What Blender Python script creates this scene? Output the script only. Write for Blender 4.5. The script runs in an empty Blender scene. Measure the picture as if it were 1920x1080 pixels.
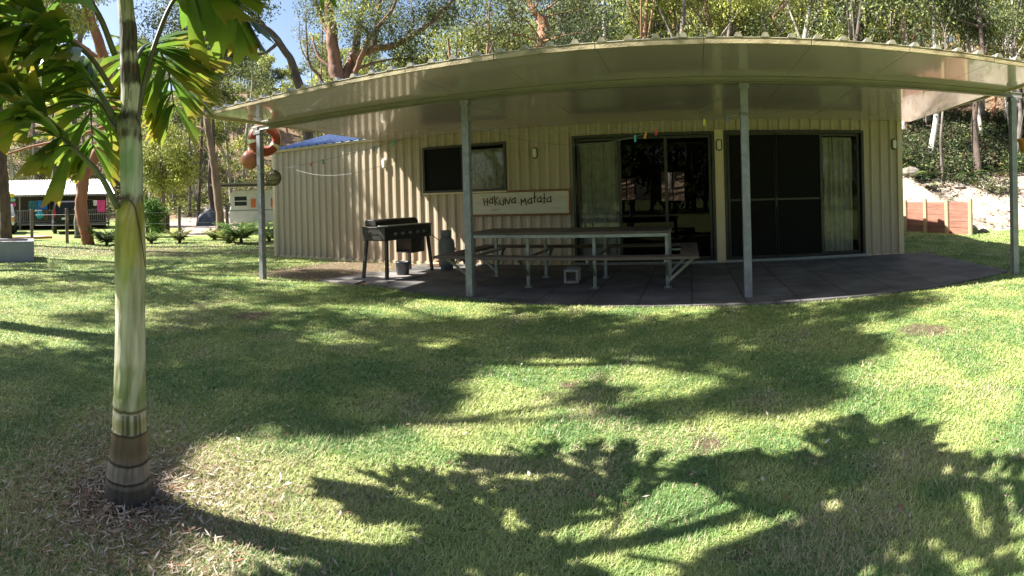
import bpy, math, random
import numpy as np
from math import sin, cos, pi, atan2, hypot, radians
from mathutils import Matrix, Vector

sc = bpy.context.scene
COL = sc.collection
random.seed(11)
RNG = np.random.default_rng(7)

# ------------------------------------------------------------------ camera (a phone panorama: cylindrical)
F, X0, Y0, ROLL, EYE = 989.7, 1292.7, 377.4, -0.0268, 1.2
cam = bpy.data.cameras.new('camera')
camo = bpy.data.objects.new('camera', cam); COL.objects.link(camo); sc.camera = camo
cam.type = 'PANO'; cam.panorama_type = 'CENTRAL_CYLINDRICAL'
cam.central_cylindrical_range_u_min = -960 / F; cam.central_cylindrical_range_u_max = 960 / F
cam.central_cylindrical_range_v_min = -(1080 - Y0) / F; cam.central_cylindrical_range_v_max = Y0 / F
cam.central_cylindrical_radius = 1
cam.clip_start = 0.02; cam.clip_end = 2000
YAW = (960 - X0) / F
camo.matrix_world = (Matrix.Translation((0, 0, EYE)) @ Matrix.Rotation(-YAW, 4, 'Z')
                     @ Matrix.Rotation(pi / 2, 4, 'X') @ Matrix.Rotation(ROLL, 4, 'Z'))

# ------------------------------------------------------------------ light
SUN_EL = radians(45)
SDX, SDY = 0.922, 0.387                     # direction the light travels over the ground
sun = bpy.data.lights.new('sun', 'SUN'); sun.energy = 5.0; sun.angle = radians(0.53); sun.color = (1, .95, .86)
suno = bpy.data.objects.new('sun', sun); COL.objects.link(suno)
suno.rotation_euler = Vector((SDX * cos(SUN_EL), SDY * cos(SUN_EL), -sin(SUN_EL))).to_track_quat('-Z', 'Y').to_euler()
wd = bpy.data.worlds.new('World'); sc.world = wd; wd.use_nodes = True
wn = wd.node_tree.nodes; wl = wd.node_tree.links
sky = wn.new('ShaderNodeTexSky'); sky.sky_type = 'NISHITA'; sky.sun_disc = False
sky.sun_elevation = SUN_EL; sky.sun_rotation = atan2(-SDX, -SDY)
sky.dust_density = 1.6; sky.ozone_density = 1.2
wn['Background'].inputs[1].default_value = 0.055
wl.new(sky.outputs[0], wn['Background'].inputs[0])
sc.view_settings.view_transform = 'Standard'; sc.view_settings.look = 'None'
sc.view_settings.gamma = 1; sc.view_settings.exposure = 2.08
sc.cycles.max_bounces = 7; sc.cycles.diffuse_bounces = 4; sc.cycles.glossy_bounces = 4
sc.cycles.transmission_bounces = 4; sc.cycles.transparent_max_bounces = 12
sc.cycles.sample_clamp_indirect = 6
sc.cycles.use_denoising = True

# ------------------------------------------------------------------ helpers
def ray(px, py):
    th = (px - 960) / F; v = (Y0 - py) / F
    q = np.array([sin(th), cos(th), v]); c, s = cos(ROLL), sin(ROLL)
    q = np.array([c * q[0] - s * q[2], q[1], s * q[0] + c * q[2]])
    c, s = cos(YAW), sin(YAW)
    return np.array([q[0] * c + q[1] * s, -q[0] * s + q[1] * c, q[2]])
def at(px, py, D):                           # the point seen at a pixel, D metres away over the ground
    d = ray(px, py); t = D / hypot(d[0], d[1])
    return np.array([d[0] * t, d[1] * t, EYE + d[2] * t])
def gnd(px, py):
    d = ray(px, py); t = -EYE / d[2]
    return d[0] * t, d[1] * t
def wallpt(px, py, Y=9.28):
    d = ray(px, py); t = Y / d[1]
    return d[0] * t, EYE + d[2] * t

def vnoise(x, y, seed=0):
    x = np.asarray(x, float); y = np.asarray(y, float)
    xi = np.floor(x).astype(int); yi = np.floor(y).astype(int); fx = x - xi; fy = y - yi
    fx = fx * fx * (3 - 2 * fx); fy = fy * fy * (3 - 2 * fy)
    def h(a, b):
        v = np.sin(a * 127.1 + b * 311.7 + seed * 74.7) * 43758.5453
        return v - np.floor(v)
    return ((h(xi, yi) * (1 - fx) + h(xi + 1, yi) * fx) * (1 - fy) + (h(xi, yi + 1) * (1 - fx) + h(xi + 1, yi + 1) * fx) * fy)
def fbm(x, y, seed=0, o=4):
    a, s, t = .5, 0, 0
    for k in range(o):
        s = s + a * vnoise(x * 2 ** k, y * 2 ** k, seed + k); t += a; a *= .5
    return s / t
def sstep(a, b, x):
    t = np.clip((x - a) / (b - a), 0, 1); return t * t * (3 - 2 * t)

TX = [-90, -62, -54, -46, -28, -20, -10, 0, 5.6, 5.90, 7.22, 9.0, 14, 25, 50, 90]
TY = [-40, -6, 8, 20, 24.5, 24, 20, 17.9, 17.2, 16.8, 12.8, 12.9, 11.0, 5, -12, -40]
TM = [.26, .26, .25, .24, .23, .22, .26, .32, .36, .37, .37, .36, .35, .34, .3, .3]
def hgt(X, Y):
    X = np.asarray(X, float); Y = np.asarray(Y, float)
    s = Y - np.interp(X, TX, TY); m = np.interp(X, TX, TM)
    step = np.interp(X, [5.2, 5.8, 7.1, 7.6, 8.6], [0, .86, .84, .3, 0])
    s2 = np.maximum(s - .04, 0)
    h = step * sstep(0, .1, s2) + m * (s2 * s2 / (s2 + .8))
    h = h + (fbm(X * .35, Y * .35, 3, 3) - .5) * 1.1 * sstep(2, 9, s) * np.clip(m / .3, 0, 1)
    h = h + (fbm(X * 1.7, Y * 1.7, 5, 3) - .5) * .22 * sstep(.3, 1.5, s)
    h = np.where(h > 26, 26 + (h - 26) * .15, h)
    return h
def gz(x, y): return float(hgt(x, y))

class MB:
    """collects geometry for ONE mesh object"""
    def __init__(s): s.v = []; s.f = []; s.m = []; s.c = []; s.n = 0; s.hascol = False
    def add(s, V, Fc, mi=0, col=None):
        V = np.asarray(V, float).reshape(-1, 3); o = s.n
        s.v.append(V); s.n += len(V)
        for f in Fc: s.f.append([i + o for i in f]); s.m.append(mi)
        if col is not None: s.hascol = True
        c = np.ones((len(V), 4)) * .5
        if col is not None: c[:, :3] = np.asarray(col)[..., :3]
        s.c.append(c); return s
    def box(s, x0, x1, y0, y1, z0, z1, mi=0, col=None):
        V = [(x0,y0,z0),(x1,y0,z0),(x1,y1,z0),(x0,y1,z0),(x0,y0,z1),(x1,y0,z1),(x1,y1,z1),(x0,y1,z1)]
        return s.add(V, [(0,3,2,1),(4,5,6,7),(0,1,5,4),(1,2,6,5),(2,3,7,6),(3,0,4,7)], mi, col)
    def bar(s, a, b, w, h, mi=0, up=(0, 0, 1)):
        a = np.array(a, float); b = np.array(b, float); d = b - a; L = np.linalg.norm(d); d /= L
        u = np.cross(d, up); u = u / (np.linalg.norm(u) + 1e-9) if np.linalg.norm(u) > 1e-6 else np.array([1., 0, 0])
        t = np.cross(u, d); V = []
        for p in (a, b):
            for i, j in ((-1,-1),(1,-1),(1,1),(-1,1)): V.append(p + u * w / 2 * i + t * h / 2 * j)
        return s.add(V, [(0,1,2,3),(7,6,5,4),(0,4,5,1),(1,5,6,2),(2,6,7,3),(3,7,4,0)], mi)
    def tube(s, pts, rad, n=8, mi=0, cap=True, col=None, wob=0, seed=0):
        P = np.asarray(pts, float); k = len(P); R = np.broadcast_to(np.asarray(rad, float), (k,))
        T = np.gradient(P, axis=0); T /= np.linalg.norm(T, axis=1)[:, None] + 1e-9
        up = np.array([0, 0, 1.]) if abs(T[0][2]) < .9 else np.array([1., 0, 0])
        u = np.cross(T[0], up); u /= np.linalg.norm(u); V = []
        for i in range(k):
            u = u - T[i] * np.dot(u, T[i]); u /= np.linalg.norm(u) + 1e-9; w = np.cross(T[i], u)
            for j in range(n):
                a = 2 * pi * j / n
                r = R[i] * (1 + (wob * (vnoise(j * 2.3 + seed, i * .7 + seed) - .5) if wob else 0))
                V.append(P[i] + (u * cos(a) + w * sin(a)) * r)
        Fc = [(i*n+j, i*n+(j+1)%n, (i+1)*n+(j+1)%n, (i+1)*n+j) for i in range(k-1) for j in range(n)]
        if cap: Fc += [tuple(range(n))[::-1], tuple(range((k-1)*n, k*n))]
        if col is not None:
            col = np.repeat(np.asarray(col, float).reshape(k, -1), n, axis=0)
        return s.add(V, Fc, mi, col)
    def lathe(s, prof, c=(0,0,0), n=20, mi=0, axis='z'):
        V = []
        for r, z in prof:
            for j in range(n):
                a = 2*pi*j/n
                p = (r*cos(a), r*sin(a), z) if axis == 'z' else ((r*cos(a), z, r*sin(a)) if axis == 'y' else (z, r*cos(a), r*sin(a)))
                V.append((p[0]+c[0], p[1]+c[1], p[2]+c[2]))
        k = len(prof)
        Fc = [(i*n+j, i*n+(j+1)%n, (i+1)*n+(j+1)%n, (i+1)*n+j) for i in range(k-1) for j in range(n)]
        Fc += [tuple(range(n))[::-1], tuple(range((k-1)*n, k*n))]
        return s.add(V, Fc, mi)
    def prism(s, poly, y0, y1, mi=0, axis='y'):
        """poly in (a,b); extruded along axis"""
        n = len(poly); V = []
        for y in (y0, y1):
            for a, b in poly: V.append((a, y, b) if axis == 'y' else ((y, a, b) if axis == 'x' else (a, b, y)))
        return s.add(V, [tuple(range(n)), tuple(range(n, 2*n))[::-1]] + [(i, i+n, (i+1)%n+n, (i+1)%n) for i in range(n)], mi)
    def build(s, name, mats, parent=None, smooth=False, bevel=0, loc=None, fix=True):
        me = bpy.data.meshes.new(name)
        V = np.concatenate(s.v) if s.v else np.zeros((0, 3))
        me.from_pydata(V.tolist(), [], s.f)
        if not isinstance(mats, (list, tuple)): mats = [mats]
        for m in mats: me.materials.append(m)
        if len(mats) > 1: me.polygons.foreach_set('material_index', s.m)
        if s.hascol:
            a = me.color_attributes.new('tint', 'FLOAT_COLOR', 'POINT'); a.data.foreach_set('color', np.concatenate(s.c).ravel())
        if smooth: me.polygons.foreach_set('use_smooth', [True] * len(me.polygons))
        me.validate()
        if fix:
            import bmesh
            bm = bmesh.new(); bm.from_mesh(me); bmesh.ops.recalc_face_normals(bm, faces=bm.faces); bm.to_mesh(me); bm.free()
        me.update()
        o = bpy.data.objects.new(name, me); COL.objects.link(o)
        if parent: o.parent = parent
        if loc is not None: o.location = loc
        if bevel:
            b = o.modifiers.new('bevel', 'BEVEL'); b.width = bevel; b.segments = 2; b.limit_method = 'ANGLE'
        return o

def fastmesh(name, V, quads, mats, mi=None, col=None, parent=None, loc=None, nside=4, smooth=False):
    me = bpy.data.meshes.new(name); nf = len(quads)
    me.vertices.add(len(V)); me.vertices.foreach_set('co', np.asarray(V, np.float32).ravel())
    me.loops.add(nf * nside); me.loops.foreach_set('vertex_index', np.asarray(quads, np.int32).ravel())
    me.polygons.add(nf); me.polygons.foreach_set('loop_start', np.arange(nf, dtype=np.int32) * nside)
    if not isinstance(mats, (list, tuple)): mats = [mats]
    for m in mats: me.materials.append(m)
    if mi is not None: me.polygons.foreach_set('material_index', np.asarray(mi, np.int32))
    if smooth: me.polygons.foreach_set('use_smooth', np.ones(nf, bool))
    me.update(calc_edges=True)
    if col is not None:
        c = np.ones((len(V), 4), np.float32); c[:, :3] = col
        a = me.color_attributes.new('tint', 'FLOAT_COLOR', 'POINT'); a.data.foreach_set('color', c.ravel())
    o = bpy.data.objects.new(name, me); COL.objects.link(o)
    if parent: o.parent = parent
    if loc is not None: o.location = loc
    return o

def tag(o, label=None, cat=None, group=None, kind=None):
    if label: o['label'] = label
    if cat: o['category'] = cat
    if group: o['group'] = group
    if kind: o['kind'] = kind
    return o
def thing(name, label, cat, loc=(0, 0, 0), rz=0, group=None):
    o = bpy.data.objects.new(name, None); COL.objects.link(o); o.location = tuple(loc); o.rotation_euler = (0, 0, rz)
    o.empty_display_size = .1
    return tag(o, label, cat, group)

# ------------------------------------------------------------------ materials
def mat(name, c1, c2=None, scale=4, rough=.6, metal=0, bump=0, bscale=None, spec=.5, coat=0, trans=0, detail=5, stretch=(1, 1, 1), lo=.35, hi=.65, attr=False, coords='Object'):
    m = bpy.data.materials.new(name); m.use_nodes = True; nt = m.node_tree; N = nt.nodes; L = nt.links
    b = N['Principled BSDF']; b.inputs['Roughness'].default_value = rough; b.inputs['Metallic'].default_value = metal
    b.inputs['Specular IOR Level'].default_value = spec
    if coat: b.inputs['Coat Weight'].default_value = coat; b.inputs['Coat Roughness'].default_value = .05
    b.inputs['Base Color'].default_value = (*c1, 1)
    tc = N.new('ShaderNodeTexCoord'); mp = N.new('ShaderNodeMapping'); mp.inputs['Scale'].default_value = stretch
    L.new(tc.outputs[coords], mp.inputs[0]); out = None
    if c2 is not None:
        n = N.new('ShaderNodeTexNoise'); n.inputs['Scale'].default_value = scale; n.inputs['Detail'].default_value = detail
        L.new(mp.outputs[0], n.inputs[0])
        r = N.new('ShaderNodeMapRange'); r.inputs[1].default_value = lo; r.inputs[2].default_value = hi; L.new(n.outputs[0], r.inputs[0])
        x = N.new('ShaderNodeMix'); x.data_type = 'RGBA'; x.inputs[6].default_value = (*c1, 1); x.inputs[7].default_value = (*c2, 1)
        L.new(r.outputs[0], x.inputs[0]); out = x.outputs[2]
    if attr:
        a = N.new('ShaderNodeAttribute'); a.attribute_name = 'tint'
        if out is not None:
            y = N.new('ShaderNodeMix'); y.data_type = 'RGBA'; y.blend_type = 'MULTIPLY'; y.inputs[0].default_value = 1
            L.new(a.outputs['Color'], y.inputs[6]); L.new(out, y.inputs[7]); out = y.outputs[2]
        else: out = a.outputs['Color']
    if out is not None: L.new(out, b.inputs['Base Color'])
    if bump:
        n2 = N.new('ShaderNodeTexNoise'); n2.inputs['Scale'].default_value = bscale or scale * 3; n2.inputs['Detail'].default_value = 6
        L.new(mp.outputs[0], n2.inputs[0]); bp = N.new('ShaderNodeBump'); bp.inputs['Strength'].default_value = bump; bp.inputs['Distance'].default_value = .02
        L.new(n2.outputs[0], bp.inputs['Height']); L.new(bp.outputs[0], b.inputs['Normal'])
    if trans:
        t = N.new('ShaderNodeBsdfTranslucent'); s = N.new('ShaderNodeMixShader'); s.inputs[0].default_value = trans
        L.new(out, t.inputs[0]) if out is not None else t.inputs[0].__setattr__('default_value', (*c1, 1))
        L.new(b.outputs[0], s.inputs[1]); L.new(t.outputs[0], s.inputs[2]); L.new(s.outputs[0], N['Material Output'].inputs[0])
    return m

M = {}
M['wall'] = mat('cream_steel_cladding', (.40, .335, .255), (.35, .29, .21), 1.3, .45, bump=.04, bscale=3, stretch=(1, 1, .25))
M['trim'] = mat('cream_flashing', (.58, .49, .33), (.52, .43, .28), 2, .4)
M['frame'] = mat('black_aluminium', (.012, .012, .013), (.02, .02, .02), 8, .35)
M['soffit'] = mat('glossy_panel_ceiling', (.45, .385, .42), (.41, .35, .385), .6, .26, spec=.5, coat=.7)
M['gutter'] = mat('mossy_cream_capping', (.33, .27, .15), (.12, .09, .035), 5, .6, bump=.25, bscale=30, lo=.45, hi=.68, stretch=(1, 1, 2.5))
M['roofrib'] = mat('weathered_roof_sheet', (.30, .27, .19), (.10, .09, .05), 7, .55, bump=.2, bscale=25)
M['zinc'] = mat('bright_zinc_sheet', (.62, .64, .66), (.5, .52, .55), 3, .3, .7)
M['blue'] = mat('zincalume_sky_blue_tint', (.20, .26, .44), (.16, .22, .38), 2, .38, .25)  # blue of the reflected sky is put into the sheet colour
M['beam'] = mat('olive_grey_beam', (.19, .175, .15), (.15, .14, .12), 3, .4)
M['steel'] = mat('galvanised_post', (.25, .26, .29), (.18, .19, .21), 14, .5, .35, bump=.05, bscale=40)
M['slab'] = mat('dark_pavers_plain', (.11, .11, .115), (.08, .08, .085), 2, .8)
M['conc'] = mat('pale_concrete', (.26, .235, .22), (.18, .165, .155), 3, .85, bump=.15, bscale=30)
M['render'] = mat('grey_rendered_block', (.30, .31, .33), (.24, .25, .27), 2.5, .9, bump=.15, bscale=14)
M['black'] = mat('black_enamel', (.015, .015, .016), (.03, .028, .026), 9, .38, bump=.05)
M['hot'] = mat('dark_iron_plate', (.03, .028, .026), (.06, .05, .045), 9, .6)
M['silver'] = mat('silver_metal', (.6, .6, .6), None, rough=.3, metal=.9)
M['galv'] = mat('galvanised_frame', (.30, .32, .33), (.22, .24, .25), 18, .42, .6)
M['tabletop'] = mat('worn_brown_board', (.09, .065, .05), (.06, .045, .035), 6, .5, stretch=(.4, 8, 8))
M['bench'] = mat('dark_bench_plank', (.12, .09, .07), (.08, .06, .05), 6, .6, stretch=(.4, 8, 8))
M['curtain'] = mat('cream_curtain_cloth', (.50, .50, .42), (.36, .36, .30), 9, .9, trans=.3)
M['lace'] = mat('grey_lace_curtain', (.42, .42, .40), (.22, .22, .21), 14, .9)
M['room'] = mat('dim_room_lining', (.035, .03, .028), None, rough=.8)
M['mesh'] = mat('black_fly_screen', (.005, .005, .005), (.008, .008, .008), 60, .7, spec=.12)
M['lens'] = mat('frosted_lamp_lens', (.62, .60, .52), None, rough=.35)
M['lampbody'] = mat('bronze_lamp_rim', (.07, .06, .045), None, rough=.4, metal=.3)
M['lampwhite'] = mat('white_lamp_body', (.7, .68, .62), None, rough=.4)
M['signwood'] = mat('whitewashed_sign_board', (.50, .48, .40), (.34, .24, .17), 5, .7, stretch=(.6, 3, 6), lo=.55, hi=.75)
M['signedge'] = mat('stained_sign_border', (.14, .055, .02), (.20, .09, .035), 9, .6, stretch=(.5, 3, 3))
M['ink'] = mat('dark_brown_lettering', (.045, .015, .008), None, rough=.6)
M['gas'] = mat('grey_gas_cylinder_paint', (.20, .21, .20), (.14, .15, .15), 6, .55, bump=.05)
M['bucket'] = mat('dull_metal_bucket', (.10, .11, .12), (.07, .075, .08), 12, .5, .4)
M['log'] = mat('split_firewood', (.40, .27, .16), (.25, .16, .10), 8, .8, bump=.3, bscale=20)
M['sleeper'] = mat('red_hardwood_sleeper', (.27, .12, .08), (.15, .07, .05), 3, .8, bump=.4, bscale=12, stretch=(.5, 1, 6), coords='Object')
M['pine'] = mat('pale_pine_post', (.42, .29, .16), (.33, .23, .12), 5, .75, stretch=(6, 6, .6))
M['orange'] = mat('faded_orange_ring', (.30, .05, .025), (.24, .04, .02), 6, .55)
M['band'] = mat('cream_band', (.70, .66, .52), None, rough=.6)
M['terra'] = mat('terracotta_float', (.42, .15, .08), (.33, .11, .06), 5, .4)
M['glassball'] = mat('amber_glass_float', (.20, .17, .09), (.26, .22, .13), 3, .12, coat=1)
M['rope'] = mat('dark_rope', (.12, .085, .06), None, rough=.9)
M['wire'] = mat('pale_line_cord', (.10, .15, .125), None, rough=.6)
M['darkwire'] = mat('grey_line_cord', (.20, .20, .19), None, rough=.6)
M['blockm'] = mat('cinder_block_grey', (.34, .33, .31), (.25, .24, .23), 14, .95, bump=.3, bscale=50)
M['pot'] = mat('amber_pot', (.42, .20, .05), (.36, .16, .04), 4, .5)
for nm, c in dict(peg_red=(.6, .05, .04), peg_orange=(.75, .28, .03), peg_teal=(.03, .32, .40), peg_green=(.03, .20, .10), peg_yellow=(.55, .6, .08), peg_blue=(.06, .14, .30)).items():
    M[nm] = mat(nm, c, None, rough=.4)

def bark(name, c1, c2, c3=None, sc_=6, st=(1, 1, .35), bump=.35, lo=.4, hi=.6):
    return mat(name, c1, c2, sc_, .85, bump=bump, bscale=sc_ * 3, stretch=st, lo=lo, hi=hi)
M['bark_orange'] = bark('salmon_smooth_bark', (.34, .15, .08), (.23, .095, .055), sc_=3, lo=.35, hi=.62, bump=.2)
M['bark_pink'] = bark('pinkish_grey_bark', (.24, .155, .115), (.14, .095, .075), sc_=4)
M['bark_red'] = bark('reddish_brown_bark', (.24, .115, .075), (.13, .075, .055), sc_=4)
M['bark_grey'] = bark('grey_fissured_bark', (.16, .135, .12), (.085, .07, .06), sc_=7)
M['bark_dark'] = bark('dark_brown_bark', (.10, .07, .055), (.055, .04, .032), sc_=7)
M['bark_white'] = bark('pale_smooth_bark', (.38, .36, .33), (.24, .21, .19), sc_=3, lo=.5, hi=.72)
M['leaf'] = mat('gum_leaf', (1, 1, 1), None, rough=.6, spec=.2, attr=True, trans=.25)
M['palmleaf'] = mat('palm_leaflet', (1, 1, 1), (.72, .8, .7), 9, .36, spec=.5, attr=True, trans=.45, stretch=(1, 1, 1))
M['blade'] = mat('grass_blade', (1, 1, 1), None, rough=.5, spec=.3, attr=True, trans=.30)
M['litter'] = mat('dry_leaf_litter', (1, 1, 1), None, rough=.85, attr=True)

# palm trunk: vertex tint times fine vertical streaks
M['palmtrunk'] = mat('palm_trunk_skin', (1, 1, 1), (.62, .60, .56), 9, .62, spec=.3, bump=.25, bscale=22, stretch=(3.2, 3.2, .35), attr=True, lo=.42, hi=.66)

# ground: masks in the vertex colours choose grass / sand / forest litter / bare dirt
def ground_mat():
    m = bpy.data.materials.new('ground_cover'); m.use_nodes = True; nt = m.node_tree; N = nt.nodes; L = nt.links
    b = N['Principled BSDF']; b.inputs['Roughness'].default_value = .95; b.inputs['Specular IOR Level'].default_value = .15
    tc = N.new('ShaderNodeTexCoord')
    def noise(s, d=6, r=.6):
        n = N.new('ShaderNodeTexNoise'); n.inputs['Scale'].default_value = s; n.inputs['Detail'].default_value = d; n.inputs['Roughness'].default_value = r
        L.new(tc.outputs['Object'], n.inputs[0]); return n.outputs[0]
    def ramp(f, stops):
        r = N.new('ShaderNodeValToRGB'); L.new(f, r.inputs[0]); e = r.color_ramp.elements
        while len(e) > 1: e.remove(e[-1])
        e[0].position = stops[0][0]; e[0].color = (*stops[0][1], 1)
        for p, c in stops[1:]: x = e.new(p); x.color = (*c, 1)
        return r.outputs[0]
    def mix(f, a, c, bl='MIX'):
        x = N.new('ShaderNodeMix'); x.data_type = 'RGBA'; x.blend_type = bl
        (L.new(f, x.inputs[0]) if not isinstance(f, float) else x.inputs[0].__setattr__('default_value', f))
        L.new(a, x.inputs[6]); L.new(c, x.inputs[7]); return x.outputs[2]
    g1 = ramp(noise(26, 8, .75), [(.30, (.055, .09, .03)), (.46, (.15, .20, .06)), (.58, (.27, .31, .10)), (.72, (.38, .36, .17))])
    g2 = ramp(noise(.55, 5, .65), [(.3, (.75, .9, .75)), (.52, (1, 1, 1)), (.7, (1.25, 1.05, .9))])
    grass = mix(1.0, g1, g2, 'MULTIPLY')
    sand = ramp(noise(3.5, 9, .7), [(.34, (.20, .15, .11)), (.44, (.29, .23, .18)), (.54, (.36, .30, .25)), (.68, (.42, .37, .33))])
    litter = ramp(noise(9, 9, .8), [(.3, (.05, .035, .022)), (.48, (.17, .11, .07)), (.62, (.32, .24, .16)), (.75, (.16, .17, .06))])
    dirt = ramp(noise(14, 9, .8), [(.3, (.045, .03, .02)), (.5, (.125, .09, .06)), (.68, (.24, .185, .125))])
    at_ = N.new('ShaderNodeAttribute'); at_.attribute_name = 'tint'
    sp = N.new('ShaderNodeSeparateColor'); L.new(at_.outputs['Color'], sp.inputs[0])
    edge = noise(7, 6, .7)
    def msk(o):
        a = N.new('ShaderNodeMath'); a.operation = 'ADD'; L.new(o, a.inputs[0]); L.new(edge, a.inputs[1])
        r = N.new('ShaderNodeMapRange'); r.inputs[1].default_value = .92; r.inputs[2].default_value = 1.1; L.new(a.outputs[0], r.inputs[0]); return r.outputs[0]
    c = mix(msk(sp.outputs[2]), grass, dirt); c = mix(msk(sp.outputs[1]), c, litter); c = mix(msk(sp.outputs[0]), c, sand)
    L.new(c, b.inputs['Base Color'])
    bp = N.new('ShaderNodeBump'); bp.inputs['Strength'].default_value = .7; bp.inputs['Distance'].default_value = .03
    L.new(noise(38, 8, .8), bp.inputs['Height']); L.new(bp.outputs[0], b.inputs['Normal'])
    return m
M['ground'] = ground_mat()

# pavers
def paver_mat():
    m = mat('dark_pavers', (.12, .12, .125), None, rough=.75); nt = m.node_tree; N = nt.nodes; L = nt.links; b = N['Principled BSDF']
    tc = N.new('ShaderNodeTexCoord'); br = N.new('ShaderNodeTexBrick'); br.offset = 0
    br.inputs['Scale'].default_value = 1; br.inputs['Brick Width'].default_value = .6; br.inputs['Row Height'].default_value = .6
    br.inputs['Mortar Size'].default_value = .012; br.inputs['Color1'].default_value = (.105, .10, .098, 1); br.inputs['Color2'].default_value = (.075, .07, .068, 1); br.inputs['Mortar'].default_value = (.04, .036, .03, 1)
    L.new(tc.outputs['Object'], br.inputs[0])
    n = N.new('ShaderNodeTexNoise'); n.inputs['Scale'].default_value = 2.2; n.inputs['Detail'].default_value = 7; L.new(tc.outputs['Object'], n.inputs[0])
    r = N.new('ShaderNodeMapRange'); r.inputs[1].default_value = .3; r.inputs[2].default_value = .7; r.inputs[3].default_value = .55; r.inputs[4].default_value = 1.5; L.new(n.outputs[0], r.inputs[0])
    x = N.new('ShaderNodeVectorMath'); x.operation = 'SCALE'; L.new(br.outputs[0], x.inputs[0]); L.new(r.outputs[0], x.inputs['Scale'])
    L.new(x.outputs[0], b.inputs['Base Color'])
    bp = N.new('ShaderNodeBump'); bp.inputs['Strength'].default_value = .5; bp.inputs['Distance'].default_value = .006; bp.invert = True
    L.new(br.outputs['Fac'], bp.inputs['Height']); L.new(bp.outputs[0], b.inputs['Normal'])
    return m
M['pavers'] = paver_mat()

# pane of glass: clear, with mirror reflection growing at a glance
def glass_mat(name, tint, base=.06, ior=1.5):
    m = bpy.data.materials.new(name); m.use_nodes = True; nt = m.node_tree; N = nt.nodes; L = nt.links
    N.remove(N['Principled BSDF'])
    t = N.new('ShaderNodeBsdfTransparent'); t.inputs[0].default_value = (*tint, 1)
    g = N.new('ShaderNodeBsdfGlossy'); g.inputs['Roughness'].default_value = .01
    f = N.new('ShaderNodeFresnel'); f.inputs[0].default_value = ior
    a = N.new('ShaderNodeMath'); a.operation = 'ADD'; a.inputs[1].default_value = base; L.new(f.outputs[0], a.inputs[0])
    s = N.new('ShaderNodeMixShader'); L.new(a.outputs[0], s.inputs[0]); L.new(t.outputs[0], s.inputs[1]); L.new(g.outputs[0], s.inputs[2])
    L.new(s.outputs[0], N['Material Output'].inputs[0]); return m
M['glass'] = glass_mat('window_glass', (.93, .95, .93), .0, 1.4)
M['tint'] = glass_mat('dark_tinted_glass', (.12, .12, .12), .0, 1.26)

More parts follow.
